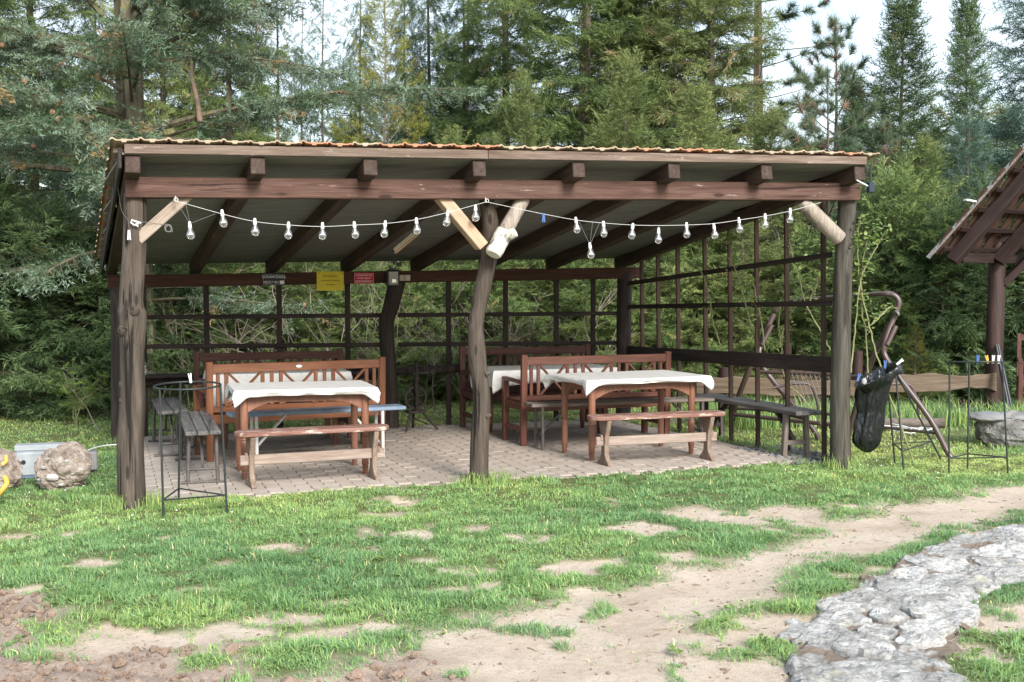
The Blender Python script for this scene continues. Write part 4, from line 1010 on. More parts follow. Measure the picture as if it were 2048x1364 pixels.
def cloth(label, W_, D_, H_, hang, corner, seed, hs=None):
    o = obj('tablecloth', drape(W_, D_, H_, hang, corner, seed, hs), M_['cloth']); tag(o, label, 'tablecloth', 'white oilcloths on the garden tables')
    md = o.modifiers.new('thickness', 'SOLIDIFY'); md.thickness = .002; md.offset = 1; return o
def set_table(tl, cl, a, b, rot, W_, D_, lw, ld, H_, hang, corner, seed, hs=None, lm='leg'):
    place(table(tl, W_, D_, lw, ld, H_, M_[lm]), a, b, rot); place(cloth(cl, W_, D_, H_, hang, corner, seed, hs), a, b, rot)
set_table('front left garden table with turned red-brown legs', 'short white oilcloth on the front left table', 1.42, 1.08, R(-1), 1.19, .78, 1.02, .53, .757, .058, .085, 3)
set_table('front right garden table with turned red-brown legs', 'short white oilcloth on the front right table', 4.58, 1.25, R(6), 1.33, .84, 1.08, .56, .757, .052, .09, 8)
set_table('back left garden table behind the orange-brown bench', 'long white oilcloth hanging low on the back left table', 1.47, 3.02, R(0), 1.38, .68, 1.1, .46, .745, .24, .06, 13, {'f': .30, 'l': .09})
set_table('back right garden table behind the red-brown bench', 'white oilcloth with a drooping corner on the back right table', 4.36, 3.00, R(2), 1.42, .68, 1.1, .46, .72, .17, .07, 17, {'f': .17, 'l': .19}, 'brown')

def trestle_bench(label, L_, inset, rot=0, group='worn trestle benches'):
    t = thing('trestle_bench', label, 'bench', group); H = .45; D = .24
    o = []
    for k in range(9):
        a = -math.pi / 2 + math.pi * k / 8; o.append((L_ / 2 - .09 + .09 * math.cos(a), D / 2 * math.sin(a)))
    for k in range(9):
        a = math.pi / 2 + math.pi * k / 8; o.append((-L_ / 2 + .09 + .09 * math.cos(a), D / 2 * math.sin(a)))
    me = prism('seat', o, .036, bev=.006); me.transform(Matrix.Rotation(math.pi / 2, 4, 'X'))
    obj('seat', me, M_['peel'], t, Matrix.Translation((0, 0, H - .018)))
    for s in (-1, 1):
        w0 = [(.125, 0), (.125, .022), (.085, .05), (.045, .10), (.04, .18), (.055, .27), (.085, .34), (.105, .40), (.105, H - .037)]
        ol = [(-x, z) for x, z in w0] + [(x, z) for x, z in reversed(w0)]
        obj('leg', prism('leg', ol, .042, bev=.005), M_['peelz'], t, Matrix.Translation((s * (L_ / 2 - inset), 0, 0)) @ Matrix.Rotation(math.pi / 2, 4, 'Z'))
    ex = L_ / 2 - inset + .09
    obj('stretcher', box('stretcher', 2 * ex, .036, .082, .006, -ex), M_['peelrail'], t, Matrix.Translation((0, 0, .215)))
    for s in (-1, 1): obj('wedge', box('wedge', .02, .05, .05, .003, -.01), M_['peelz'], t, Matrix.Translation((s * (ex - .05), 0, .25)))
    return t
place(trestle_bench('peeling reddish trestle bench with rounded ends in front of the left table', 1.29, .13), 1.43, .50, R(5))
place(trestle_bench('peeling reddish trestle bench with rounded ends in front of the right table', 1.36, .165), 4.60, .63, R(0))

def fold_bench(label, L_, D_, H_, plank, legmat, nb=1, foot=None, group='plank benches with folding legs', inset=.12):
    t = thing('plank_bench', label, 'bench', group)
    w_ = D_ / nb
    for k in range(nb):
        obj('plank', box('plank', L_ + random.uniform(-.012, .012), w_ - .006, .034, .006, -L_ / 2), plank, t, Matrix.Translation((0, -D_ / 2 + w_ * (k + .5), H_ - .017 + random.uniform(-.002, .002))))
    for s in (-1, 1):
        x = s * (L_ / 2 - inset)
        for y in (-1, 1): tube('leg', [V3(x, y * D_ * .42, 0), V3(x, y * D_ * .38, H_ - .034)], .016, legmat, t, 10)
        tube('crossbar', [V3(x, -D_ * .40, .12), V3(x, D_ * .40, .12)], .012, legmat, t, 8)
        tube('strut', [V3(x, 0, .13), V3(x - s * .30, 0, H_ - .04)], .013, legmat, t, 8)
        if foot: tube('foot', [V3(x, -D_ * .62, .012), V3(x, D_ * .62, .012)], .011, legmat, t, 8)
    return t
M_['legwhite'] = blotch('chipped_white_leg', [(.3, (.45, .44, .42)), (.6, (.66, .65, .62))], 14, .6, .3)
place(fold_bench('blue-grey plank bench on white legs behind the front left table', 1.66, .24, .475, M_['plankblue'], M_['legwhite'], inset=.23), 1.68, 1.78, R(7))
place(fold_bench('long brown-grey plank bench on steel legs behind the front right table', 1.98, .26, .46, M_['greybrown'], M_['steelleg'], 2), 4.74, 1.80, R(0))
fb1 = place(fold_bench('weathered grey three-plank bench end-on beside the wire ring stand', 1.62, .285, .445, M_['grey'], M_['steelleg'], 3, True, 'grey plank benches along the left side'), .57, 1.42, R(90) - R(1))
fb2 = place(fold_bench('weathered grey plank bench farther back along the left side', 1.35, .28, .445, M_['grey'], M_['steelleg'], 2, True, 'grey plank benches along the left side'), .395, 2.98, R(90) + R(1))
def grey_bench():
    t = thing('plank_bench', 'grey rough-sawn bench standing along the right lattice', 'bench'); H = .45; L_ = 1.95
    obj('plank', box('plank', L_, .30, .042, .008, -L_ / 2), M_['grey'], t, Matrix.Translation((0, 0, H - .021)))
    for s in (-1, 1):
        x = s * (L_ / 2 - .22)
        for y in (-1, 1): board('leg', V3(x, y * .13, 0), V3(x, y * .11, H - .042), .05, .045, M_['greybrown'], t, up=V3(0, 1, 0))
        board('crossbar', V3(x, -.12, .13), V3(x, .12, .13), .03, .045, M_['greybrown'], t)
        board('strut', V3(x + s * .0, 0, .15) if 0 else V3(x - s * .02, 0, .14), V3(x - s * .32, 0, H - .045), .045, .035, M_['dark'], t)
    return t
place(grey_bench(), 5.97, 1.34, R(90) + R(4))

# spinning wheel
def spinning_wheel():
    t = thing('spinning_wheel', 'old dark spinning wheel on three splayed legs by the back post', 'spinning wheel'); m = M_['dark2']
    c = V3(0, 0, .36)
    # wheel in the XZ plane
    V = []; F = []; n = 36; prof = [(.108, -.016), (.132, -.016), (.135, -.008), (.128, 0), (.135, .008), (.132, .016), (.108, .016)]
    for k in range(n):
        a = 2 * math.pi * k / n
        for r, y in prof: V.append((r * math.cos(a), y, r * math.sin(a)))
    q = len(prof)
    for k in range(n):
        for i in range(q): F.append((k * q + i, k * q + (i + 1) % q, ((k + 1) % n) * q + (i + 1) % q, ((k + 1) % n) * q + i))
    wh = obj('wheel', raw('wheel', V, F, True), m, t, Matrix.Translation(c))
    obj('hub', lathe('hub', [(.012, -.04), (.022, -.03), (.026, 0), (.022, .03), (.012, .04)], 14), m, wh, Matrix.Translation(c) @ Matrix.Rotation(math.pi / 2, 4, 'X'))
    for k in range(6):
        a = math.pi / 3 * k + .3; M = Matrix.Translation(c) @ Matrix.Rotation(-a, 4, 'Y') @ Matrix.Rotation(math.pi / 2, 4, 'Y')
        obj('spoke', lathe('spoke', [(.006, .02), (.009, .045), (.006, .06), (.010, .08), (.007, .112)], 8), m, wh, M)
    post = [(.014, .2), (.022, .23), (.016, .25), (.024, .28), (.022, .34), (.016, .40), (.026, .43), (.028, .50), (.018, .53), (.03, .55), (.03, .58), (.02, .60), (.024, .66), (.014, .69), (.022, .72), (.024, .735), (.012, .76), (.004, .775)]
    for y in (-.045, .045): obj('upright', lathe('upright', post if y < 0 else post[:10], 12), m, t, Matrix.Translation((0, y, 0)))
    board('table_board', V3(-.10, 0, .205), V3(.11, 0, .205), .14, .03, m, t)
    board('mother_bar', V3(-.05, -.045, .63), V3(.21, -.045, .645), .03, .028, m, t)
    obj('flyer', lathe('flyer', [(.006, -.06), (.018, -.05), (.034, -.03), (.036, 0), (.02, .02), (.034, .04), (.008, .06)], 14), m, t, Matrix.Translation((.185, -.045, .645)) @ Matrix.Rotation(math.pi / 2, 4, 'X'))
    for p0, p1 in ((V3(-.07, -.04, .2), V3(-.15, -.1, 0)), (V3(.07, -.04, .2), V3(.24, -.08, 0)), (V3(.0, .05, .2), V3(.03, .16, 0))):
        tube('leg', [p0, p0.lerp(p1, .4), p1], [.013, .019, .013], m, t, 10)
    board('treadle', V3(-.04, -.06, .14), V3(.13, -.05, .06), .07, .012, m, t)
    tube('footman', [V3(.01, -.05, .34), V3(.03, -.06, .13)], .005, m, t, 6)
    return t
M_['dark2'] = wood('blackened_wood', (.025, .02, .018), (.05, .04, .034), (.085, .07, .06), axis='Z', bstr=.3)
place(spinning_wheel(), 3.08, 3.70, R(8))

# black kettle barbecue half hidden behind the orange bench
t = thing('kettle_grill', 'black domed kettle grill half hidden behind the orange-brown bench', 'grill')
obj('lid', lathe('lid', [(.235, .55), (.245, .57), (.235, .62), (.19, .68), (.11, .725), (.02, .735)], 28), M_['black'], t)
obj('bowl', lathe('bowl', [(.04, .30), (.14, .33), (.21, .42), (.242, .545), (.236, .55)], 28), M_['black'], t)
for k in range(3):
    a = k * 2.1; tube('leg', [V3(.14 * math.cos(a), .14 * math.sin(a), .36), V3(.25 * math.cos(a), .25 * math.sin(a), 0)], .012, M_['steelleg'], t, 8)
place(t, 2.62, 4.66, 0)
# small glass lantern on the shelf at the left
t = thing('lantern', 'small dim glass lantern on the dark shelf beside the left post', 'lantern', None, Matrix.Translation(S(.17, 3.86, .67)))
B_ = S(.17, 3.86, .67)
obj('jar', lathe('jar', [(.05, 0), (.055, .01), (.055, .10), (.045, .13), (.028, .15), (.028, .17)], 16), M_['glass'], t, Matrix.Translation(B_))
obj('cap', lathe('cap', [(.032, .165), (.034, .19), (.012, .205)], 14), M_['metal'], t, Matrix.Translation(B_))
tube('handle', [B_ + E1 * (.03 * math.cos(k)) + EZ * (.20 + .07 * math.sin(k)) for k in np.linspace(0, math.pi, 9)], .0025, M_['metal'], t, 5)
# orange cord ball hanging on the cedar side of the ring
p = S(.10, 3.5, .5)

# ------------------------------------------------------------------ ring stands for bin bags
def ring_stand(label, feet, top, r, tilt_ax, tilt, cross=.13):
    """feet: three ground points; top: ring centre; the ring is a circle of radius r tilted about tilt_ax"""
    t = thing('bag_stand', label, 'bag stand', 'wire stands for rubbish bags', Matrix.Translation(sum(feet, Vector()) / 3))
    RT = Matrix.Rotation(tilt, 3, tilt_ax); m = M_['metal']
    ring = [top + RT @ Vector((r * math.cos(2 * math.pi * k / 32), r * math.sin(2 * math.pi * k / 32), 0)) for k in range(32)]
    V = []; F = []; c = top; n = 32; s = 8
    for k in range(n):
        d = (ring[k] - c).normalized(); up = RT @ EZ
        for j in range(s):
            a = 2 * math.pi * j / s; V.append(ring[k] + (d * math.cos(a) + up * math.sin(a)) * .0075)
    F = [(k * s + j, k * s + (j + 1) % s, ((k + 1) % n) * s + (j + 1) % s, ((k + 1) % n) * s + j) for k in range(n) for j in range(s)]
    obj('ring', raw('ring', V, F, True), m, t)
    tops = []
    for f in feet:
        d = Vector((f.x - top.x, f.y - top.y, 0)).normalized() * r; q = top + RT @ d; tops.append(q)
        tube('leg', [f - EZ * .02, q], .0085, m, t, 8)
    mids = [f.lerp(q, cross) for f, q in zip(feet, tops)]
    for k in range(3): tube('crossbar', [mids[k], mids[(k + 1) % 3]], .0065, m, t, 6)
    return t, ring
fz = lambda x, y, z=-.02: Vector((*G(x, y, z)[:2], z))
s1, rg1 = ring_stand('empty black wire ring stand on the grass before the left post', [fz(327, 1033), fz(454, 1023), fz(357, 1008)], A(375, 771, 8.86), .235, 'X', R(2.2))
peg('white clothes peg clipped to the left ring stand', A(381, 760, 9.05), ANG, R(-8), M_['white'])
s2, rg2 = ring_stand('upright black wire ring stand with four pegs beside the swing', [fz(1898, 945), fz(2016, 943), fz(1935, 935)], A(1949, 724, 10.75), .245, 'X', R(-4))
for x, lab, mt in ((1955, 'dark blue clothes peg on the right ring stand', M_['blue']), (1975, 'yellow clothes peg on the right ring stand', M_['yellowpeg']), (1986, 'white clothes peg next to the yellow peg on the right ring stand', M_['white']), (1997, 'white clothes peg at the right end of the right ring stand', M_['white'])):
    peg(lab, A(x, 722, 10.55), 0, R(-14 if x == 1975 else 3), mt)
bt = A(1755, 750, 11.0)
s3, rg3 = ring_stand('leaning wire ring stand holding a black rubbish bag', [fz(1808, 943), fz(1885, 920), fz(1790, 925)], bt, .215, 'Y', R(-30), .2)
def bag_mesh():
    RT = Matrix.Rotation(R(-30), 3, 'Y'); V = []; F = []; n = 90; rows = 40; rgx = random.Random(2)
    for j in range(-2, rows):
        t = max(0, j) / (rows - 1)
        c = bt + EZ * (-.70 * t) + Vector((-.07 * math.sin(t * 1.7) - .01, 0, 0))
        for k in range(n):
            a = 2 * math.pi * k / n
            if j < 0: rr_ = .222 + .004 * (j + 3); p = bt + RT @ Vector((rr_ * math.cos(a), rr_ * math.sin(a), -.030 * (-j) - .012 * math.sin(a * 7))) if j == -2 else bt + RT @ Vector((.225 * math.cos(a), .225 * math.sin(a), .012))
            else:
                r_ = .205 * (1 - .48 * min(1, t * 2.2)) + .012 * math.sin(t * 3.0) * min(1, t * 3)
                if t > .82: r_ *= max(.18, 1 - ((t - .82) / .18) ** 2 * .8)
                wr_ = 1 + (.10 + .10 * t) * (float(vnoise(np.array(a * 3.2 * 1.0), np.array(t * 2.0), 3)) - .5) * 2 * min(1, t * 4) + .055 * math.sin(a * 9 + 2.2 * math.sin(t * 3.1)) * min(1, t * 5) + .05 * (float(vnoise(np.array(a * 7 + t * 5), np.array(t * 9 - a * 2), 8)) - .5)
                q = Vector((r_ * wr_ * math.cos(a) * (1 + .15 * t), r_ * wr_ * math.sin(a) * .8, 0))
                tw = RT @ q; p = c + tw.lerp(q, min(1, t * 1.6))
            V.append(p)
    m = rows + 2
    for j in range(m - 1):
        for k in range(n): F.append((j * n + k, j * n + (k + 1) % n, (j + 1) * n + (k + 1) % n, (j + 1) * n + k))
    F.append(tuple((m - 1) * n + k for k in range(n)))
    return raw('rubbish_bag', V, F, True)
bagt = obj('rubbish_bag', bag_mesh(), M_['bag']); tag(bagt, 'black plastic rubbish bag hanging from the leaning wire stand', 'rubbish bag')
md = bagt.modifiers.new('film', 'SOLIDIFY'); md.thickness = .0012
for x, y, lab, mt, tl in ((1716, 758, 'blue peg at the left edge of the bag', M_['blue'], .3), (1770, 732, 'grey-blue peg at the back of the bag', M_['blue'], 0), (1797, 726, 'white peg at the right edge of the bag', M_['white'], .9)):
    peg(lab, A(x, y, 10.9), 0, tl, mt, 'pegs on the bag stand')

# ------------------------------------------------------------------ left corner: concrete lumps, trough, cord
def boulder(name, label, cat, p, sx, sy, sz, seed, mat, sub=4, rough=.30):
    bm = bmesh.new(); bmesh.ops.create_icosphere(bm, subdivisions=sub, radius=1); P = np.array([v.co[:] for v in bm.verts])
    a = fnoise(P[:, 0] + P[:, 2] * .7 + 9 + seed, P[:, 1] - P[:, 2] * .6 + 9, 1.5, 5, seed) - .5
    b = fnoise(P[:, 0] - P[:, 1] + 20, P[:, 2] + P[:, 1] * .3 + 20, 6.0, 3, seed + 4) - .5
    for v, k, q in zip(bm.verts, a, b):
        s = 1 + rough * 2 * k + .24 * q; v.co = (v.co.x * sx * s, v.co.y * sy * s, max(-sz * .75, v.co.z * sz * s))
    o = obj(name, from_bm(name, bm, False), mat, None, Matrix.Translation(p)); return tag(o, label, cat) if label else o
lp1 = fz(106, 985); lz = .15
l1 = boulder('concrete_lump', 'large lump of broken pebbly concrete lying on the grass left of the shelter', 'concrete lump', Vector((lp1.x, lp1.y + .22, .13)), .215, .19, .195, 4, M_['concrete'], 5, .40)
for k, (dx, dz, s_) in enumerate(((-.02, -.06, .045), (.09, .07, .022), (-.10, .02, .02), (.04, -.12, .02), (-.06, .09, .018), (.13, -.03, .016), (-.14, -.08, .018))):
    bld = boulder('embedded_pebble', None, None, Vector((lp1.x + dx, lp1.y + .22 - .175 * (1 - (dx / .24) ** 2 - (dz / .26) ** 2) ** .5, .15 + dz)), s_ * 1.2, s_ * .6, s_ * .7, 20 + k, M_['stone'], 2)
    bld.parent = l1; bld.matrix_parent_inverse = WM[l1].inverted()
lp2 = fz(-24, 985)
boulder('concrete_lump', 'concrete lump with a yellow tool cut by the left edge of the photo', 'concrete lump', Vector((lp2.x, lp2.y + .2, .10)), .17, .17, .17, 9, M_['concrete'], 4, .38)
t = thing('tool', 'ochre yellow plastic tool leaning on the concrete lump at the left edge', 'tool', None, Matrix.Translation(fz(8, 990)))
q = fz(8, 990)
tube('tool_handle', smoothpath([A(-6, 992, 9.25), A(6, 978, 9.24), A(14, 966, 9.26), A(10, 954, 9.3)], 4), [.02] * 13, M_['ochre'], t, 8)
tube('tool_grip', [A(4, 930, 9.7), A(13, 922, 9.72), A(12, 912, 9.74)], .017, M_['ochre'], t, 8)
tp = fz(118, 950)
t = thing('concrete_trough', 'pale grey concrete block with a round hole behind the lumps', 'concrete block', None, Matrix.Translation(tp))
MT = Matrix.Translation(A(28, 930, 10.35)) @ Matrix.Rotation(R(18), 4, 'Z'); WMz = MT.translation.z
obj('block', box('block', .40, .26, .20, .012), M_['greyconc'], t, MT @ Matrix.Translation((0, .13, -.0)))
obj('top_ledge', box('top_ledge', .41, .16, .05, .008), M_['greyconc'], t, MT @ Matrix.Translation((-.004, .18, .125)))
obj('pipe_hole', lathe('pipe_hole', [(.019, 0), (.019, .004)], 16, False), M_['gap'], t, MT @ Matrix.Translation((.075, -.003, .02)) @ Matrix.Rotation(math.pi / 2, 4, 'X'))
obj('base_strip', box('base_strip', .40, .27, .02, .003), newmat('dark_blue_strip', .5, .3, 0, (.10, .14, .22))[0], t, MT @ Matrix.Translation((.0, .13, -.11)))
obj('corner_block', box('corner_block', .07, .2, .16, .01), M_['slate'], t, MT @ Matrix.Translation((.60, .26, -.02)))
cp = [A(165, 907, 10.6), A(185, 897, 10.8), A(210, 891, 11), A(240, 889, 11.1), A(262, 890, 11.2)]
t = obj('cord', raw('cord', *tube_data(smoothpath(cp, 5), .006, 6), True), M_['rope']); tag(t, 'pale cord arching from the grey block to the left post', 'cord')

# ------------------------------------------------------------------ swing frame behind the right post
t = thing('swing_frame', 'brown tubular garden swing frame without its seat behind the right post', 'swing', None, Matrix.Translation(G(1790, 880)))
m = M_['swing']; TR = .028
F1, F2, F3, F4 = fz(1902, 915), fz(1690, 890), fz(1637, 878), fz(1462, 852)
ApR, ApL = A(1786, 640, 12.0), A(1546, 632, 13.4)
tbR, tbL = A(1788, 600, 12.0), A(1568, 603, 13.35)
tube('leg', smoothpath([F1, F1.lerp(A(1760, 715, 11.95), .06) + EZ * .01, A(1860, 838, 11.7), A(1800, 757, 11.85), A(1770, 712, 11.95), A(1769, 690, 11.96), A(1776, 665, 11.98), A(1786, 640, 12.0), A(1794, 622, 12.0)], 5), TR, m, t, 10)
tube('leg', smoothpath([F2, A(1738, 735, 12.15), A(1781, 648, 12.03)], 5), TR * 1.1, m, t, 10)
tube('leg', smoothpath([F3, A(1620, 850, 13.0), A(1545, 760, 13.25), A(1518, 715, 13.3), A(1530, 670, 13.38), A(1548, 628, 13.4)], 5), TR, m, t, 10)
tube('leg', smoothpath([F4, A(1478, 790, 13.75), A(1540, 640, 13.42)], 5), TR * 1.1, m, t, 10)
tube('joint_sleeve', [A(1774, 690, 11.93), A(1792, 652, 11.95)], TR * .9, m, t, 10); tube('joint_sleeve', [A(1524, 690, 13.3), A(1544, 650, 13.32)], TR * .9, m, t, 10)
tube('top_bar', smoothpath([A(1794, 622, 12.0), A(1798, 606, 12.0), A(1793, 594, 12.01), A(1780, 588, 12.03), A(1760, 588, 12.1), A(1680, 594, 12.6), A(1590, 601, 13.2), A(1566, 606, 13.35), A(1552, 622, 13.4)], 5), TR * .95, m, t, 10)
obj('bolt_cap', lathe('bolt_cap', [(.03, -.012), (.034, 0), (.02, .012)], 14), newmat('zinc_cap', .3, .5, .8, (.5, .5, .5))[0], t, Matrix.Translation(A(1795, 626, 11.94)) @ Matrix.Rotation(R(60), 4, 'Y'))
tube('base_bar', [F1.lerp(A(1860, 838, 11.7), .62), F2.lerp(A(1738, 735, 12.15), .28)], .014, m, t, 8)
tube('base_bar', [F3.lerp(A(1545, 760, 13.25), .35), F4.lerp(A(1540, 640, 13.42), .22)], .018, m, t, 8)
tube('base_bar', [A(1460, 828, 13.6), A(1650, 848, 12.6), A(1700, 852, 12.4)], .022, m, t, 8)
tube('base_bar', [A(1440, 815, 14.0), A(1640, 826, 13.2), A(1690, 832, 12.9)], .018, m, t, 8)
tube('seat_rail', [A(1520, 744, 13.1), A(1655, 749, 12.6), A(1740, 756, 12.2)], .02, m, t, 8)
for q, Y in ((1565, 13.0), (1765, 12.3)):
    tube('armrest', smoothpath([A(q - 20, 776, Y), A(q + 20, 768, Y), A(q + 50, 768, Y), A(q + 64, 785, Y), A(q + 74, 830, Y)], 4), .014, m, t, 8)
sl = []
for k in range(14):
    x = 1575 + k * 9; sl.append(([A(x, 747 + k * .4, 12.85 - k * .03), A(x + 22, 815, 12.6 - k * .03)], .003))
obj('seat_springs', tubes('seat_springs', sl, 4), M_['wire'], t)
# rolled wire and cords on the ground under the swing
t = thing('rope', 'pale tangled rope on the slabs under the swing', 'rope', None, Matrix.Translation(G(1830, 835)))
rw = random.Random(6)
tube('rope_strand', smoothpath([Vector((3.9 + rw.uniform(-.0, .75), 13.1 + rw.uniform(-.2, .3), .03 + rw.uniform(0, .07))) for k in range(14)], 4), .007, M_['rope'], t, 5)

# ------------------------------------------------------------------ rustic fence, slabs, log edging on the right
t = thing('board_fence', 'low rustic fence of wavy live-edge boards between dark posts', 'fence', None, Matrix.Translation(G(1715, 840)))
def live_board(p0, p1, h, th, mat, seed):
    n = 26; d = (p1 - p0); Lb = d.length; o = []
    for k in range(n + 1): o.append((Lb * k / n, h * .5 + .035 * (float(fnoise(np.array(k * .3 + seed), np.array(1.0), 1.0, 2, seed)) - .5) * 2))
    for k in range(n, -1, -1): o.append((Lb * k / n, -h * .5 + .05 * (float(fnoise(np.array(k * .26 + seed), np.array(7.0), 1.0, 2, seed)) - .5) * 2))
    return obj('live_edge_board', prism('live_edge_board', o, th, bev=.008), mat, t, frame(p0, p1))
live_board(A(1392, 773, 14.9), A(1722, 776, 14.7), .20, .05, M_['fence'], 3)
live_board(A(1722, 773, 14.62), A(1992, 762, 14.72), .21, .05, M_['fence'], 8)
for x, y0, Y, r in ((1715, 702, 14.75, .065), (1450, 735, 15.05, .075), (1575, 690, 15.0, .05)):
    p = A(x, y0, Y); tube('fence_post', [Vector((p.x, p.y, -.1)), Vector((p.x, p.y, p.z * .5)), p], r, M_['logred'], t, 12)
t = thing('edging_log', 'low weathered log edging the lawn under the fence', 'log', None, Matrix.Translation(G(1700, 838)))
obj('log', log_between('log', A(1300, 848, 14.6) * 1.0, A(1890, 846, 13.6), .05, .06, M_['greybrown'], 3), M_['greybrown'], t)
for k, (x, y, sx, sy) in enumerate(((1800, 838, .34, .22), (1870, 836, .30, .24), (1925, 832, .26, .2))):
    p = fz(x, y); o = obj('paving_slab', prism('paving_slab', [(-sx, -sy), (sx * .8, -sy * .9), (sx, sy * .7), (-sx * .7, sy)], .05, bev=.008), M_['slate'], None, Matrix.Translation((p.x, p.y, .03 + .01 * k)) @ Matrix.Rotation(math.pi / 2 + .04, 4, 'X') @ Matrix.Rotation(.2 * k, 4, 'Y'))
    tag(o, ['flat grey slab lying under the swing', 'flat grey slab between the swing and the right stand', 'flat grey slab in front of the red-brown post'][k], 'slab', 'flat slabs by the fence')
# stone wall in the right corner
t = thing('stone_wall', 'low block of rough grey stone with a pale top at the right edge', 'wall', None, Matrix.Translation(G(2010, 890)))
for (x0, x1, y, Y, hh, sd) in ((1955, 2062, 862, 12.55, .20, 3), (2020, 2150, 866, 12.75, .21, 7), (2090, 2230, 868, 12.6, .2, 5)):
    p = A((x0 + x1) / 2, y, Y); b_ = boulder('wall_stone', None, None, Vector((p.x, p.y, .12)), (x1 - x0) / 2450 * 12.5 * .52, .26, .21, sd, M_['wallstone'], 4, .16)
    b_.parent = t; b_.matrix_parent_inverse = WM[t].inverted()
for (x, Y, w_, sd) in ((1985, 12.45, .22, 2), (2050, 12.5, .26, 6), (2120, 12.5, .3, 4)):
    p = A(x, 842, Y); b_ = boulder('cap_stone', None, None, Vector((p.x, p.y + .08, .265)), w_, .24, .05, sd, M_['stone2'] if 'stone2' in M_ else M_['slate'], 3, .2)
    b_.parent = t; b_.matrix_parent_inverse = WM[t].inverted()

# ------------------------------------------------------------------ second shelter at the right edge
t = thing('tiled_shelter', 'second open shelter with a steep tiled roof at the right edge', 'shelter', None, Matrix.Translation(G(1985, 835)))
YS = 14.1
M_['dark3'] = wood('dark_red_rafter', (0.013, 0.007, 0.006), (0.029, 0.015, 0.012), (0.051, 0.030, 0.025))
e0, e1_ = A(1868, 512, YS), A(2048, 308, YS); sl_ = (e1_ - e0).normalized(); far = sl_ * 3.3; BK = Vector((.85, .6, 0)).normalized()
nrm = sl_.cross(BK).normalized(); nrm = nrm if nrm.z > 0 else -nrm
# tile courses, each a row of tiles going back
M_['tileunder'] = blotch('shaded_tile_underside', [(.3, (.032, .019, .014)), (.6, (.072, .038, .025))], 8, .85, .15)  # clay tile colour darkened to carry the shade under this roof
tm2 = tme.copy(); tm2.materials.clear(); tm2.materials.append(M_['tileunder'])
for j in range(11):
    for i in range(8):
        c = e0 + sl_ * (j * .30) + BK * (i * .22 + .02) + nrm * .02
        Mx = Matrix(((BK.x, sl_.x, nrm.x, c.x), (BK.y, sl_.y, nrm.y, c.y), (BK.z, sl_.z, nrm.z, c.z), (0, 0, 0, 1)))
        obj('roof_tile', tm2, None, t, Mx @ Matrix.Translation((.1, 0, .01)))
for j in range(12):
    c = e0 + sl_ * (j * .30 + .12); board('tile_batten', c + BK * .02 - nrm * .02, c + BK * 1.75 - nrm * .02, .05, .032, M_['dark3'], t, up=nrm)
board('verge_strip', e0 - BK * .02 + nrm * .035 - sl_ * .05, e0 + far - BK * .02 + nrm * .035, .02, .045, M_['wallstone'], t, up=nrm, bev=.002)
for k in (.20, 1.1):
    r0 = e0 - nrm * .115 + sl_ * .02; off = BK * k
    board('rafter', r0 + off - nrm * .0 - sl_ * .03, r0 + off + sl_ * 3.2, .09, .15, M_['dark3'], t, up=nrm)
pp = A(1985, 835, 14.83); pb = Vector((pp.x, pp.y, -.05))
o = obj('post', log_between('post', pb, Vector((pb.x + .02, pb.y, 2.12)), .108, .098, M_['logred'], 5), M_['logred'], t)
board('tie_beam', Vector((pb.x - .12, pb.y - .02, 2.19)), Vector((pb.x + 2.6, pb.y - .3, 2.19)), .13, .14, M_['dark3'], t)
board('knee_brace', Vector((pb.x + .08, pb.y - .03, 1.62)), Vector((pb.x + .55, pb.y - .08, 2.12)), .09, .11, M_['dark3'], t, up=Vector((0, 1, 0)))
board('back_plate', Vector((pb.x - .05, pb.y - .1, 1.93)) + BK * -.7, Vector((pb.x - .05, pb.y, 1.93)) + BK * 1.4, .12, .12, M_['dark3'], t)
p = A(1945, 402, YS) - BK * .05
t2 = thing('roof_flap', 'small white plastic flap sticking out of the second roof edge', 'flap', None, Matrix.Translation(p))
obj('flap', box('flap', .12, .10, .02, .004, -.06), M_['white'], t2, Matrix.Translation(p) @ Matrix.Rotation(R(10), 4, 'Y'))
# dark poles leaning on the post
for k, (x0, x1) in enumerate(((2026, 1996), (2020, 1992))):
    t2 = obj('pole', raw('pole', *tube_data([A(x0, 833 - 3 * k, 14.3), A(x1, 690, 14.68)], .022, 8), True), M_['black']); tag(t2, ['black pole leaning against the red-brown post, outer one', 'black pole leaning against the red-brown post, inner one'][k], 'pole', 'black poles leaning on the right post')
# brown chair at the right edge
t = thing('garden_chair', 'red-brown wooden garden chair cut by the right edge', 'chair', None)
mm = M_['darkbrown']
for x in (0, .5):
    board('back_post', V3(x, .5, 0), V3(x, .56, .95), .05, .045, mm, t, up=V3(0, 1, 0)); board('leg', V3(x, 0, 0), V3(x, 0, .62), .05, .045, mm, t, up=V3(0, 1, 0)); board('armrest', V3(x, -.03, .63), V3(x, .54, .65), .055, .03, mm, t)
for k in range(5): board('seat_slat', V3(-.02, .05 + k * .1, .43), V3(.52, .05 + k * .1, .43), .085, .022, mm, t)
board('top_rail', V3(.02, .552, .90), V3(.48, .552, .90), .03, .075, mm, t)
for k in range(5): board('back_slat', V3(.09 + k * .08, .52, .47), V3(.09 + k * .08, .55, .87), .02, .05, mm, t, up=V3(1, 0, 0) * -1)
board('front_apron', V3(.02, 0, .38), V3(.48, 0, .38), .03, .07, mm, t)
q = A(2040, 820, 14.6); t.matrix_basis = Matrix.Translation((q.x, q.y, .06)) @ Matrix.Rotation(R(-20), 4, 'Z')

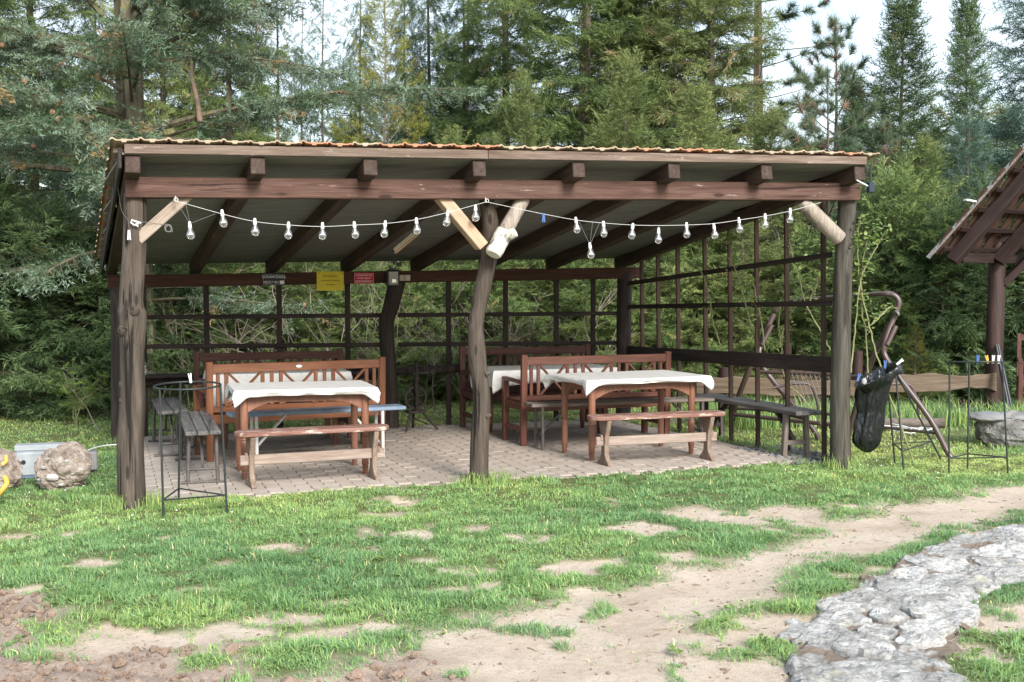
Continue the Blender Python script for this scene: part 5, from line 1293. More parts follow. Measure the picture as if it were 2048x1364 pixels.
# ------------------------------------------------------------------ trees
def spray(seed, ntw, per, nl, nw, ang=55, lift=.35, tw_len=.42, curve=.0):
    """a fir-like spray of unit length along +X: side twigs carrying thin needle triangles"""
    r = np.random.default_rng(seed); T = []
    axes = [(np.zeros(3), np.array([1., 0, 0]), 1.0)]
    for k in range(ntw):
        s = .08 + .86 * (k + r.random() * .6) / ntw; sd = 1 if k % 2 else -1
        a = math.radians(ang + r.normal(0, 9)) * sd; ln = (tw_len * (1 - s) + .13) * r.uniform(.75, 1.15)
        axes.append((np.array([s, 0, -curve * s * s]), np.array([math.cos(a), math.sin(a), r.normal(.0, .16)]), ln))
    for p, d, ln in axes:
        d = d / np.linalg.norm(d); n_ = max(3, int(per * (.6 + ln)))
        u = np.cross(d, [0, 0, 1.]); u /= np.linalg.norm(u); v = np.cross(u, d)
        for i in range(n_):
            q = p + d * ln * (i + r.random()) / n_; az = r.uniform(0, 2 * math.pi)
            side = u * math.cos(az) * 1.0 + v * math.sin(az) * (lift + .3)
            dr = d * r.uniform(.6, 1.1) + side * .58; dr /= np.linalg.norm(dr)
            wv = np.cross(dr, r.normal(0, 1, 3)); wv /= np.linalg.norm(wv) + 1e-9
            L_ = nl * r.uniform(.7, 1.25)
            T += [q - wv * nw, q + wv * nw, q + dr * L_]
        e = p + d * ln; T += [p - u * .006, p + u * .006, e]
    T = np.array(T).reshape(-1, 3, 3); g = np.clip(T[:, :, 0].mean(1), 0, 1)
    return T, g
def tuft(seed, n, ln, nw, cone=1.1):
    r = np.random.default_rng(seed); T = []
    for i in range(n):
        q = np.array([r.uniform(-.35, .25), 0, 0]); az = r.uniform(0, 2 * math.pi); el = r.uniform(.15, cone)
        dr = np.array([math.cos(el), math.sin(el) * math.cos(az), math.sin(el) * math.sin(az)])
        wv = np.cross(dr, r.normal(0, 1, 3)); wv /= np.linalg.norm(wv) + 1e-9; L_ = ln * r.uniform(.7, 1.15)
        T += [q - wv * nw, q + wv * nw, q + dr * L_]
    T = np.array(T).reshape(-1, 3, 3); return T, np.full(len(T), .5)
TPL = {
    'fir': [spray(k, 14, 6, .20, .0155, 52, .5, .45) for k in range(3)],
    'spruce': [spray(k + 10, 12, 6, .18, .0175, 46, .6, .40, .25) for k in range(3)],
    'hang': [spray(k + 20, 12, 5, .20, .017, 38, .6, .42, .1) for k in range(3)],
    'cedar': [spray(k + 30, 12, 5, .155, .021, 60, 1.1, .38) for k in range(3)],
    'pine': [tuft(k + 40, 60, 1.0, .025, 1.25) for k in range(3)],
    'flat': [spray(k + 50, 14, 5, .19, .021, 45, .3, .5) for k in range(3)],
}
def frames(D, up, roll):
    """rotation matrices with X along D and Z near up"""
    X = D / np.linalg.norm(D, axis=1)[:, None]; Y = np.cross(up, X); Y /= np.linalg.norm(Y, axis=1)[:, None] + 1e-9; Z = np.cross(X, Y)
    c, s = np.cos(roll)[:, None], np.sin(roll)[:, None]; Y2 = Y * c + Z * s; Z2 = -Y * s + Z * c
    return np.stack([X, Y2, Z2], -1)
def crown_mesh(name, kind, Pp, D, S_, tint, seed, dead=0.0, roll_sd=.5):
    r = np.random.default_rng(seed); n = len(Pp); up = np.tile([0, 0, 1.], (n, 1)); Rm = frames(D, up, r.normal(0, roll_sd, n)); ks = r.integers(0, 3, n)
    VV = []; TT = []
    for k in range(3):
        T, g = TPL[kind][k]; idx = np.where(ks == k)[0]
        if not len(idx): continue
        W = np.einsum('nij,tvj->ntvi', Rm[idx], T) * S_[idx][:, None, None, None] + Pp[idx][:, None, None, :]
        tt = np.clip(tint[idx][:, None] * .72 + .34 * (g[None, :] - .45) + r.normal(0, .09, (len(idx), len(T))), 0, .9)
        dd = r.random(len(idx)) < dead; tt[dd] = .99
        VV.append(W.reshape(-1, 3)); TT.append(tt.ravel())
    return tri_mesh(name, np.concatenate(VV), attrs={'tint': np.concatenate(TT)})
def grow(seed, H, R_, base=.4, nb=110, shape=1.0, el=(-.05, .55), droop=.30, upturn=.12, sl=.42, kind='fir', side=5.0, trunk_r=.13, bare=.18, top_pow=.85, dead=0.0, hang=0.0, zmax=None, sector=None, lens=None, wild=.22, fill=1.0, lean=0.0, limb_r=.016):
    """tree at the origin -> (wood mesh, crown mesh). shape: how the branch length falls off with height"""
    r = np.random.default_rng(seed); rg = random.Random(seed)
    tp = [Vector((lean * H * t ** 2 + .05 * math.sin(t * 5 + seed), .05 * math.cos(t * 4 + seed), H * t)) for t in np.linspace(0, 1, 9)]
    wood_ = [(tp, [max(.012, trunk_r * (1 - .93 * t)) for t in np.linspace(0, 1, 9)])]
    def tpos(z): t = min(1, z / H) * 8; i = min(7, int(t)); return tp[i].lerp(tp[i + 1], t - i)
    Pp, D, Sz, Ti = [], [], [], []
    ga = 0.0
    for i in range(nb):
        t = ((i + .5) / nb) ** top_pow; z = base + (H - base) * t * .985
        if zmax and z > zmax: continue
        ga += 2.399 + rg.uniform(-.35, .35)
        if sector:
            lo, hi = sector; a = rg.uniform(lo, hi)
        else: a = ga
        env = (1 - t) ** shape if not callable(shape) else shape(t)
        Lb = R_ * max(.10, env) * rg.uniform(1 - wild * 1.6, 1 + wild * .7)
        e = el[0] + (el[1] - el[0]) * t + rg.uniform(-.14, .14)
        o = tpos(z); hx, hy = math.cos(a), math.sin(a)
        def bp(s): return np.array([o.x + hx * Lb * s * math.cos(e), o.y + hy * Lb * s * math.cos(e), o.z + Lb * (s * math.sin(e) - droop * s * s + upturn * s ** 3)])
        pts = [Vector(bp(s)) for s in (0, .33, .66, .95)]; lr = max(.006, limb_r * (Lb / 2) ** .8)
        wood_.append((pts, [lr, lr * .7, lr * .45, lr * .2])); bt_ = rg.gauss(.5, .17)
        ns = max(2, int(Lb * side))
        for k in range(ns):
            s = bare + (1 - bare) * (k + rg.random()) / ns
            if rg.random() > fill: continue
            q = bp(s); tan = bp(min(1, s + .05)) - bp(s - .05); tan /= np.linalg.norm(tan); lat = np.array([-hy, hx, 0.])
            for sd in (-1, 1):
                ln = (.10 + .42 * Lb * (1 - s) ** .8) * rg.uniform(.5, 1.1); ln = min(ln, 1.1)
                d = tan * rg.uniform(.55, .95) + lat * sd * rg.uniform(.6, 1.0) + np.array([0, 0, rg.uniform(-.22, .10) - hang]); d /= np.linalg.norm(d)
                if ln > sl * .8:
                    wood_.append(([Vector(q), Vector(q + d * ln)], [lr * .35, .003]))
                m = max(1, int(ln / (sl * .42)))
                for j in range(m):
                    qq = q + d * ln * (j / m) + np.array([0, 0, -.05 * ln * (j / m)])
                    dd = d + np.array([rg.gauss(0, .30), rg.gauss(0, .30), rg.gauss(-.04, .18) - hang * .8])
                    Pp.append(qq); D.append(dd); Sz.append(sl * rg.uniform(.65, 1.2) * (.65 + .35 * min(1, Lb))); Ti.append(bt_ + rg.gauss(0, .13))
        Pp.append(bp(.88)); D.append(bp(1.0) - bp(.85) + np.array([0, 0, .02])); Sz.append(sl * 1.1); Ti.append(bt_ + .12)
    for k in range(4): Pp.append(np.array(tp[-1]) - [0, 0, .25 * k * sl * 2]); D.append(np.array([rg.gauss(0, .2), rg.gauss(0, .2), 1.])); Sz.append(sl * .8); Ti.append(.6)
    wm = tubes('trunk', wood_, 5, True)
    cm = crown_mesh('crown', kind, np.array(Pp), np.array(D), np.array(Sz), np.clip(np.array(Ti), 0, 1), seed, dead)
    return wm, cm
SPEC = {}
def species(key, leaf, bark, **kw): SPEC[key] = (*grow(**kw), M_[leaf], M_[bark])
species('fir_a', 'f_fir', 'bark', seed=1, H=11, R_=2.7, nb=142, shape=.55, droop=.34, sl=.48, side=4.6, trunk_r=.19, zmax=8.4, hang=.14, dead=.02)
species('fir_b', 'f_olive', 'bark', seed=2, H=10, R_=2.3, nb=160, shape=.6, el=(.05, .7), droop=.30, sl=.46, side=4.8, trunk_r=.16, zmax=8.2, hang=.10, dead=.05)
species('spruce_a', 'f_spruce', 'bark', seed=3, H=7.2, R_=1.55, nb=215, shape=.80, el=(-.15, .75), droop=.22, upturn=.20, sl=.43, kind='spruce', side=6.4, bare=.05, trunk_r=.10, dead=.02, wild=.30)
species('spruce_b', 'f_spruce', 'bark', seed=4, H=9, R_=1.35, nb=150, shape=.5, el=(.0, .5), droop=.55, upturn=.25, sl=.30, kind='hang', side=8.5, trunk_r=.10, hang=.55, zmax=8.3, fill=.95, bare=.08, dead=.04)
species('young', 'f_olive', 'bark', seed=5, H=4.8, R_=1.5, base=.1, nb=105, wild=.55, shape=.6, el=(.05, .8), droop=.15, upturn=.12, sl=.34, kind='fir', side=5.6, trunk_r=.06)
species('bushlight', 'f_fir', 'bark', seed=16, H=2.6, R_=1.5, base=.05, nb=80, shape=.4, wild=.5, el=(.0, .9), droop=.25, sl=.36, kind='fir', side=5.0, trunk_r=.05, hang=.12, dead=.06)
species('bush', 'f_fir', 'bark', seed=6, H=2.6, R_=1.5, base=.05, nb=80, shape=.45, el=(.0, .9), droop=.25, sl=.36, kind='flat', side=5.0, trunk_r=.05, hang=.12)
species('pine', 'f_pine', 'bark', seed=7, H=5.2, R_=2.0, base=.8, nb=46, shape=.5, el=(.0, .6), droop=.05, upturn=.22, sl=.19, kind='pine', side=3.6, trunk_r=.09, bare=.42, dead=.10, fill=.75, limb_r=.022)
species('tallpine', 'f_pine', 'bark', seed=8, H=12, R_=2.0, base=1.8, nb=84, shape=.35, el=(.0, .4), droop=.08, upturn=.2, sl=.20, kind='pine', side=3.0, trunk_r=.17, bare=.62, dead=.06, fill=.42, zmax=8.2, limb_r=.02)
species('blue', 'f_blue', 'bark', seed=9, H=8.5, R_=1.9, nb=132, shape=.6, el=(-.05, .6), droop=.25, sl=.42, kind='spruce', side=5.4, bare=.08, trunk_r=.12, zmax=8)
species('gold', 'f_gold', 'twig', seed=10, H=6.8, R_=1.35, base=.6, nb=95, shape=.4, el=(.35, .9), droop=.05, sl=.26, kind='fir', side=6.5, trunk_r=.06, bare=.4, fill=.7, limb_r=.014)
species('thin', 'f_cedar', 'bark', seed=11, H=9, R_=1.3, base=1, nb=100, shape=.4, el=(.1, .6), droop=.45, upturn=.2, sl=.26, kind='hang', side=8.0, trunk_r=.09, hang=.4, fill=.7, wild=.4, zmax=8.2, bare=.3)

SPEC['bushdark'] = (SPEC['bush'][0], SPEC['bush'][1], M_['f_fir'], M_['bark'])
def tree(name, key, px, Y, label, group, rot=0.0, sc_=1.0, cat='tree', z=-.05, sx=1.0):
    wm, cm, leaf, bark = SPEC[key]; p = A(px, 700, Y)
    t = thing(name, label, cat, group)
    obj('trunk', wm, bark, t); cr = obj('crown', cm, leaf, t)
    if key == 'bushdark': cr.material_slots[0].link = 'OBJECT'; cr.material_slots[0].material = M_['f_spruce']
    t.matrix_basis = Matrix.Translation((p.x, Y, z)) @ Matrix.Rotation(rot, 4, 'Z') @ Matrix.Diagonal((sc_ * sx, sc_ * sx, sc_, 1)); return t

# the big blue cedar on the left: its own tree
CX = A(268, 700, 16.0)
def cedar():
    rg = random.Random(77); t = thing('cedar_tree', 'big grey-green cedar with a thick mossy trunk behind the left post', 'tree')
    wood_ = [([Vector((.08, 0, -.1)), Vector((.10, 0, 1.2)), Vector((.05, 0, 2.6)), Vector((0, 0, 4.4)), Vector((-.03, 0, 5.6)), Vector((-.02, 0, 7.2)), Vector((.1, .1, 9.5))], [.23, .20, .19, .185, .16, .12, .07])]
    Pp, D, Sz, Ti = [], [], [], []
    def limb(p0, a, e, L_, droop=.12, r0=.06, dens=1.0, bare=.25, ups=.0):
        hx, hy = math.cos(a), math.sin(a)
        def bp(s): return np.array([p0.x + hx * L_ * s * math.cos(e), p0.y + hy * L_ * s * math.cos(e), p0.z + L_ * (s * math.sin(e) - droop * s * s + ups * s ** 3)])
        wood_.append(([Vector(bp(s)) for s in (0, .2, .4, .6, .8, .98)], [r0, r0 * .8, r0 * .62, r0 * .45, r0 * .28, r0 * .1])); lat = np.array([-hy, hx, 0.]); b0 = rg.gauss(.55, .12)
        n = int(L_ * 7 * dens)
        for k in range(n):
            s = bare + (1 - bare) * (k + rg.random()) / n; q = bp(s); tan = bp(min(1, s + .04)) - bp(s - .04); tan /= np.linalg.norm(tan)
            for sd in (-1, 1):
                ln = (.16 + .34 * L_ * (1 - s) ** .7) * rg.uniform(.35, 1.05); ln = min(ln, 1.2)
                d = tan * rg.uniform(.4, .9) + lat * sd * rg.uniform(.5, 1) + np.array([0, 0, rg.uniform(-.30, .05)]); d /= np.linalg.norm(d)
                wood_.append(([Vector(q), Vector(q + d * ln * .5 + np.array([0, 0, -.02])), Vector(q + d * ln + np.array([0, 0, -.10 * ln]))], [r0 * .16, r0 * .1, .003]))
                m = max(1, int(ln / .19)); bt_ = b0 + rg.gauss(0, .12)
                for j in range(m):
                    if rg.random() > .92: continue
                    f = j / m; qq = q + d * ln * f + np.array([0, 0, -.10 * ln * f * f])
                    Pp.append(qq); D.append(d + np.array([rg.gauss(0, .4), rg.gauss(0, .4), rg.gauss(-.16, .26)])); Sz.append(rg.uniform(.25, .44)); Ti.append(bt_ - .02 + rg.gauss(0, .22))
        Pp.append(bp(.95)); D.append(tan); Sz.append(.3); Ti.append(.7)
    for i in range(74):
        z = 1.3 + 7.2 * (i + rg.random()) / 74; a = rg.uniform(0, 2 * math.pi); L_ = rg.uniform(1.7, 3.7) * (1.05 - .04 * z)
        limb(Vector((.03, 0, z)), a, rg.uniform(.05, .45), L_, rg.uniform(.10, .30), rg.uniform(.02, .04))
    for (z, a, e, L_, dr) in ((2.75, -.12, .42, 2.6, .22), (3.6, -.15, .28, 4.6, .17), (4.6, -.2, .95, 3.2, .1), (4.9, .1, 1.2, 3.0, .0), (4.7, 3.3, .9, 2.4, .25), (3.8, 3.5, .3, 3.6, .28),
                              (3.0, 3.7, .2, 3.8, .25), (2.3, 3.4, .2, 3.6, .30), (5.6, -.5, .5, 4.2, .35), (6.4, -.35, .35, 4.4, .40), (6.9, -.15, .3, 4.8, .42), (2.0, -1.9, .25, 2.0, .4), (1.8, 3.9, .25, 3.0, .4), (3.4, -1.4, .25, 2.4, .3), (4.4, -2.6, .3, 3.2, .3), (5.4, -2.2, .25, 3.2, .3), (5.2, -1.2, .3, 2.8, .35)):
        limb(Vector((.05, 0, z)), a, e, L_, dr, .052, 1.0, .28)
    P_ = np.array(Pp); keep = (P_[:, 1] < 3.2)
    wm = tubes('trunk', wood_[:1] + [q for q in wood_[1:] if q[0][0].y < 2.2], 5, True); V = P_[keep]
    cm = crown_mesh('crown', 'cedar', V, np.array(D)[keep], np.array(Sz)[keep], np.clip(np.array(Ti)[keep], 0, 1), 77, .035, .8)
    obj('trunk', wm, M_['barkmoss'], t); obj('crown', cm, M_['f_cedar'], t)
    # brown cones sitting on the branches
    cone_me = lathe('cone', [(.012, -.035), (.030, -.02), (.036, .0), (.030, .02), (.012, .035)], 8); cmat = blotch('cedar_cones', [(.3, (.20, .11, .06)), (.7, (.36, .22, .13))], 10)
    for k in range(60):
        q = V3(*P_[rg.randrange(len(P_))])
        if q.y < 1: obj('cone', cone_me, cmat, t, Matrix.Translation(q + EZ * .05) @ Matrix.Rotation(rg.uniform(-.4, .4), 4, 'X'))
    obj('cut_branch', log_between('cut_branch', V3(.28, -.1, .50), V3(.25, -.55, .50), .05, .05, M_['barkmoss'], 3), M_['barkmoss'], t)
    obj('cut_face', lathe('cut_face', [(.05, 0), (.046, .004)], 12, False), newmat('orange_cut_wood', .8, .2, 0, (.62, .24, .07))[0], t, Matrix.Translation((.25, -.553, .50)) @ Matrix.Rotation(math.pi / 2, 4, 'X'))
    # dead upright stub with peeled bark
    tube('dead_stub', [V3(.95, -.2, 3.75), V3(.93, -.24, 4.0), V3(.87, -.27, 4.3), V3(.88, -.3, 4.48), V3(.81, -.3, 4.66)], [.04, .034, .03, .02, .005], blotch('peeling_stub', [(.3, (.09, .065, .05)), (.6, (.24, .17, .125))], 8), t, 8)
    t.matrix_basis = Matrix.Translation((CX.x, 16.0, -.05)); return t
cedar()

GB = 'tall conifers behind the shelter'
# tall trees, left to right
for name, key, px, Y, lab, rot, s_, sx in (
    ('fir_tree', 'fir_a', -130, 22, 'dark tall fir at the far left edge behind the cedar', .4, 1.0, 1.1),
    ('fir_tree', 'fir_a', 70, 25, 'dark tall fir just left of the cedar trunk', 1.7, 1.0, .9),
    ('spruce_tree', 'spruce_b', 200, 27, 'thin dark spruce directly behind the cedar trunk', 1.1, 1.0, 1.0),
    ('spruce_tree', 'spruce_b', 400, 27, 'hanging spruce right of the cedar trunk', 2.3, 1.0, .9),
    ('fir_tree', 'fir_a', 465, 24, 'dark fir between the dead stub and the bare straight trunk', 4.4, .95, .62),
    ('fir_tree', 'fir_b', 330, 24, 'olive fir showing between the cedar trunk and its dead stub', 2.2, 1.0, .7),
    ('spruce_tree', 'spruce_b', 500, 29, 'slender hanging spruce left of the bare straight trunk', 5.1, .9, .9),
    ('spruce_tree', 'thin', 610, 31, 'very thin far conifer between two loose thin ones', 3.3, .95, .8),
    ('fir_tree', 'fir_a', 935, 28, 'far dark fir in the gap left of the middle fir', 3.6, .80, .8),
    ('fir_tree', 'fir_b', 1240, 26, 'far olive fir between the two tall firs in the middle', 5.6, 1.0, .8),
    ('spruce_tree', 'spruce_b', 815, 27.5, 'drooping spruce close right of the yellow-green tree', 2.6, 1.0, .75),
    ('spruce_tree', 'spruce_b', 925, 25.5, 'drooping spruce left of the middle fir', 5.2, 1.0, .8),
    ('fir_tree', 'fir_a', 705, 31, 'far fir low behind the yellow-green tree', 1.2, .66, .8),
    ('spruce_tree', 'thin', 558, 25, 'thin pale conifer with a bare straight trunk against the sky', .6, 1.0, .8),
    ('spruce_tree', 'thin', 652, 28, 'loose thin conifer left of the yellow-green tree', 2.9, 1.0, .7),
    ('larch_tree', 'gold', 770, 23, 'sparse yellow-green conifer with bare grey twigs', .5, 1.02, 1.0),
    ('spruce_tree', 'spruce_b', 725, 29, 'drooping dark spruce behind the yellow-green tree', 1.3, 1.0, .8),
    ('spruce_tree', 'spruce_b', 860, 26, 'drooping dark spruce right of the yellow-green tree', 3.9, 1.05, .85),
    ('fir_tree', 'fir_a', 1010, 24, 'dark loose fir in the middle with sky left of it', .9, 1.0, .72),
    ('fir_tree', 'fir_a', 1165, 21, 'tall green fir above the middle of the roof', 2.6, 1.0, .92),
    ('fir_tree', 'fir_b', 1310, 21.5, 'tall olive-green fir right of the middle', 4.3, 1.0, 1.0),
    ('fir_tree', 'fir_b', 1418, 20, 'broad sunlit olive fir left of the bare pine trunk', 1.0, .95, .85),
    ('pine_tree', 'tallpine', 1512, 24, 'tall pine with bare lower branches and open sky behind', .2, 1.0, 1.0),
    ('pine_tree', 'pine', 1660, 25, 'grey-green pine with full tufts right of the bare pine', 2.2, 1.32, .8),
    ('spruce_tree', 'spruce_a', 1797, 24, 'pointed spruce standing alone against the sky', .5, .985, 1.05),
    ('spruce_tree', 'spruce_a', 1925, 28, 'slim dark spruce second from the right', 2.8, 1.11, .78),
    ('spruce_tree', 'blue', 2075, 23, 'bluish dense conifer at the upper right corner', 1.2, 1.05, .85),
    ('spruce_tree', 'spruce_a', 1700, 30, 'far dark spruce between the pine and the pointed spruce', 4.2, .86, 1.1),
    ('spruce_tree', 'spruce_a', 1860, 33, 'far dark spruce low between the two pointed ones', 1.9, .78, 1.2),
    ('spruce_tree', 'spruce_a', 2000, 32, 'far dark spruce low before the bluish conifer', 5.0, .85, 1.2),
    ('spruce_tree', 'spruce_a', 1600, 32, 'far dark spruce low behind the bare pine', 3.3, .72, 1.2),
    ('spruce_tree', 'spruce_a', 2130, 27, 'dark spruce just outside the right edge', 5.6, .8, 1.2),
    ('spruce_tree', 'blue', 1930, 20.5, 'grey-green young spruce below the slim dark one', .4, .54, .82),
): tree(name, key, px, Y, lab, GB, rot, s_, sx=sx)
GM = 'young conifers just behind the shelter'
for name, key, px, Y, lab, rot, s_, sx in (
    ('young_fir', 'young', 1046, 19, 'young pale fir with its tip above the roof right of the middle post', .3, .98, .7),
    ('young_fir', 'young', 1245, 18.5, 'young fir above the roof between the fourth and fifth rafter', 1.4, 1.02, .85),
    ('young_fir', 'young', 905, 19.5, 'young fir half hidden behind the roof left of the middle', 2.2, .82, 1.1),
    ('young_fir', 'young', 1390, 18, 'young fir seen through the right lattice', 3.1, .92, 1.0),
    ('young_fir', 'young', 1540, 18.5, 'young fir right of the sunlit olive fir', 4.0, .85, 1.0),
    ('young_pine', 'pine', 1650, 18.3, 'young pine with brown tufts over the right end of the roof', .8, .92, .8),
    ('young_pine', 'pine', 1765, 19.5, 'young pine with brown tufts right of the shelter', 2.7, .80, .8),
    ('cypress_tree', 'young', 1845, 19, 'fresh green bushy conifer between the two shelters', 5.1, .78, 1.15),
    ('cypress_tree', 'bush', 1790, 17.6, 'dense green bush conifer behind the swing', .4, 1.15, .8),
    ('young_fir', 'young', 1480, 17.2, 'low green fir behind the lattice and the swing', 5.9, .62, 1.2),
    ('young_fir', 'young', 640, 18.5, 'young fir behind the signs on the back beam', 1.0, .62, 1.2),
    ('young_fir', 'young', 480, 19, 'young fir behind the left half of the shelter', 1.9, .72, 1.1),
    ('young_fir', 'blue', 150, 18.5, 'blue-grey young conifer low behind the cedar', 1.9, .42, 1.1),
): tree(name, key, px, Y, lab, GM, rot, s_, sx=sx)
GL = 'low conifer bushes along the back edge of the lawn'
k_ = 0
for px, Y, s_, sx, key, lab in (
    (-60, 15.2, 1.1, 1.0, 'bushdark', 'dark bush at the left edge of the lawn'), (95, 15.6, .95, 1.0, 'bushdark', 'dark bush behind the left concrete lumps'), (205, 15.9, .85, .9, 'bushdark', 'dark bush left of the left front post'),
    (350, 17.2, .75, 1.0, 'bushdark', 'low dark bush seen behind the grey plank benches'), (465, 17.4, .7, 1.0, 'bushlight', 'low bush behind the dark brown bench'), (590, 17.3, .75, 1.0, 'bushlight', 'low bush behind the orange-brown bench'),
    (720, 17.4, .7, 1.0, 'bush', 'low bush behind the kettle grill'), (835, 17.2, .66, .9, 'bushlight', 'low bush behind the spinning wheel'), (930, 17.5, .8, 1.0, 'bush', 'low bush behind the middle post'),
    (1060, 17.4, .85, 1.0, 'bushlight', 'low bush behind the back right bench'), (1180, 17.2, .8, 1.0, 'bushlight', 'low bush left of the right back post'), (1310, 17.4, .85, 1.0, 'bushlight', 'low bush behind the right lattice, back half'),
    (1440, 17.6, .8, 1.0, 'bushlight', 'low bush behind the right lattice, front half'), (1640, 17.3, .85, 1.0, 'bush', 'low bush behind the swing frame'), (1880, 17.2, .95, .9, 'bushdark', 'low dark bush behind the wavy fence'),
    (1985, 17.8, 1.1, 1.0, 'bushdark', 'dark bush behind the red-brown post'), (2090, 17.4, 1.0, 1.0, 'bushdark', 'dark bush at the right edge behind the chair')):
    k_ += 1; tree('conifer_bush', key, px, Y, lab, GL, k_ * 1.3, s_, 'bush', sx=sx)
# small sunlit bushes in front of the dark row
tree('conifer_bush', 'gold', 1832, 16.3, 'small yellow-green bush behind the wavy fence', None, 1.0, .16, 'bush', sx=1.5)
# the wood that closes the view beyond
def wood_mass():
    r = np.random.default_rng(5); n = 1900; x = r.uniform(-22, 24, n); 
    top = 3.2 + 1.2 * fnoise(x + 40, x * 0, .35, 3, 3) + np.where(x < -9, 3.0, 0) + np.where(x > 8, 1.3, 0) - np.where((x > -7.5) & (x < -1), -.9, 0)
    z = top * r.random(n) ** .8; y = 35 + r.uniform(0, 3, n) - z * .15
    D = np.stack([r.normal(0, 1, n), r.normal(-.6, .5, n), r.normal(.1, .5, n)], -1)
    return crown_mesh('forest', 'flat', np.stack([x, y, z], -1), D, r.uniform(.9, 1.7, n), np.clip(r.normal(.4, .2, n), 0, 1), 5)
tag(obj('forest', wood_mass(), M_['f_spruce']), 'dark wood closing the view behind the conifers', 'forest', kind='stuff')

# bare brush behind the back lattice
def brush(name, label, cat, px, Y, n, h, spread, seed, leaf=None, group=None, mat='twig', r0=.012):
    rg = random.Random(seed); p = A(px, 700, Y); lst = []; LP, LD, LS, LT = [], [], [], []
    def shoot(q, d, L_, r, depth):
        pts = [q]; dd = d.copy()
        for k in range(5):
            dd = (dd + Vector((rg.gauss(0, .18), rg.gauss(0, .18), rg.gauss(-.02, .12)))).normalized(); pts.append(pts[-1] + dd * L_ / 5)
        lst.append((pts, [r * (1 - .16 * k) for k in range(6)]))
        if depth:
            for k in range(rg.randint(3, 5)):
                i = rg.randint(1, 4); nd_ = (dd + Vector((rg.gauss(0, .7), rg.gauss(0, .7), rg.gauss(.05, .45)))).normalized(); shoot(pts[i], nd_, L_ * rg.uniform(.35, .65), r * .55, depth - 1)
        elif leaf:
            for q_ in pts[3::2]: LP.append(np.array(q_)); LD.append(np.array([rg.gauss(0, 1), rg.gauss(0, 1), rg.gauss(0, .6)])); LS.append(rg.uniform(.05, .12)); LT.append(rg.random())
    for k in range(n):
        a = rg.uniform(0, 6.28); q = Vector() if n < 4 else Vector((rg.uniform(-spread, spread) * .6, rg.uniform(-.3, .3), 0)); shoot(q, Vector((math.cos(a) * .55, math.sin(a) * .35, 1)).normalized(), h * rg.uniform(.6, 1.1), r0, 2)
    t = thing(name, label, cat, group); obj('branches', tubes('branches', lst, 4), M_[mat], t)
    if leaf: obj('leaves', crown_mesh('leaves', 'flat', np.array(LP), np.array(LD), np.array(LS), np.array(LT), seed), M_[leaf], t)
    t.matrix_basis = Matrix.Translation((p.x, Y, -.03)); return t
GS = 'leafless shrubs behind the back lattice'
for px, Y, n, h, lab, lf in ((380, 16.4, 7, 1.9, 'tangled bare shrub behind the left end of the back lattice', 'f_leaf'), (560, 16.1, 8, 1.8, 'tangled bare shrub behind the black and yellow signs', None), (690, 16.3, 7, 1.7, 'tangled bare shrub behind the red sign', 'f_leaf'),
                          (850, 15.8, 6, 1.5, 'thin bare shrub behind the spinning wheel', None), (1010, 16.2, 7, 1.7, 'bare shrub behind the middle post', None), (1150, 16.3, 6, 1.6, 'bare shrub behind the back right bench', 'f_leaf'),
                          (800, 20.5, 10, 4.2, 'tall fan of bare grey branches above the left half of the roof', None), (640, 21.5, 8, 3.8, 'bare grey branches above the yellow sheet', None), (1590, 17.6, 6, 1.9, 'bare shrub right of the lattice', None)):
    brush('leafless_shrub', lab, 'shrub', px, Y, n, h, .9, px, lf, GS)
brush('dead_shrub', 'dry brown shrub behind the swing frame', 'shrub', 1590, 15.6, 16, .62, .45, 3, 'f_dead', None, 'twig', .006)
brush('sapling', 'thin young sapling on the grass bank left of the post', 'sapling', 197, 13.6, 1, .85, .05, 12, 'f_leaf', None, 'twig', .008)
brush('small_plant', 'small leafy plant before the dark bushes at the left', 'plant', 150, 14.1, 3, .6, .1, 14, 'f_leaf', None, 'stem', .006)

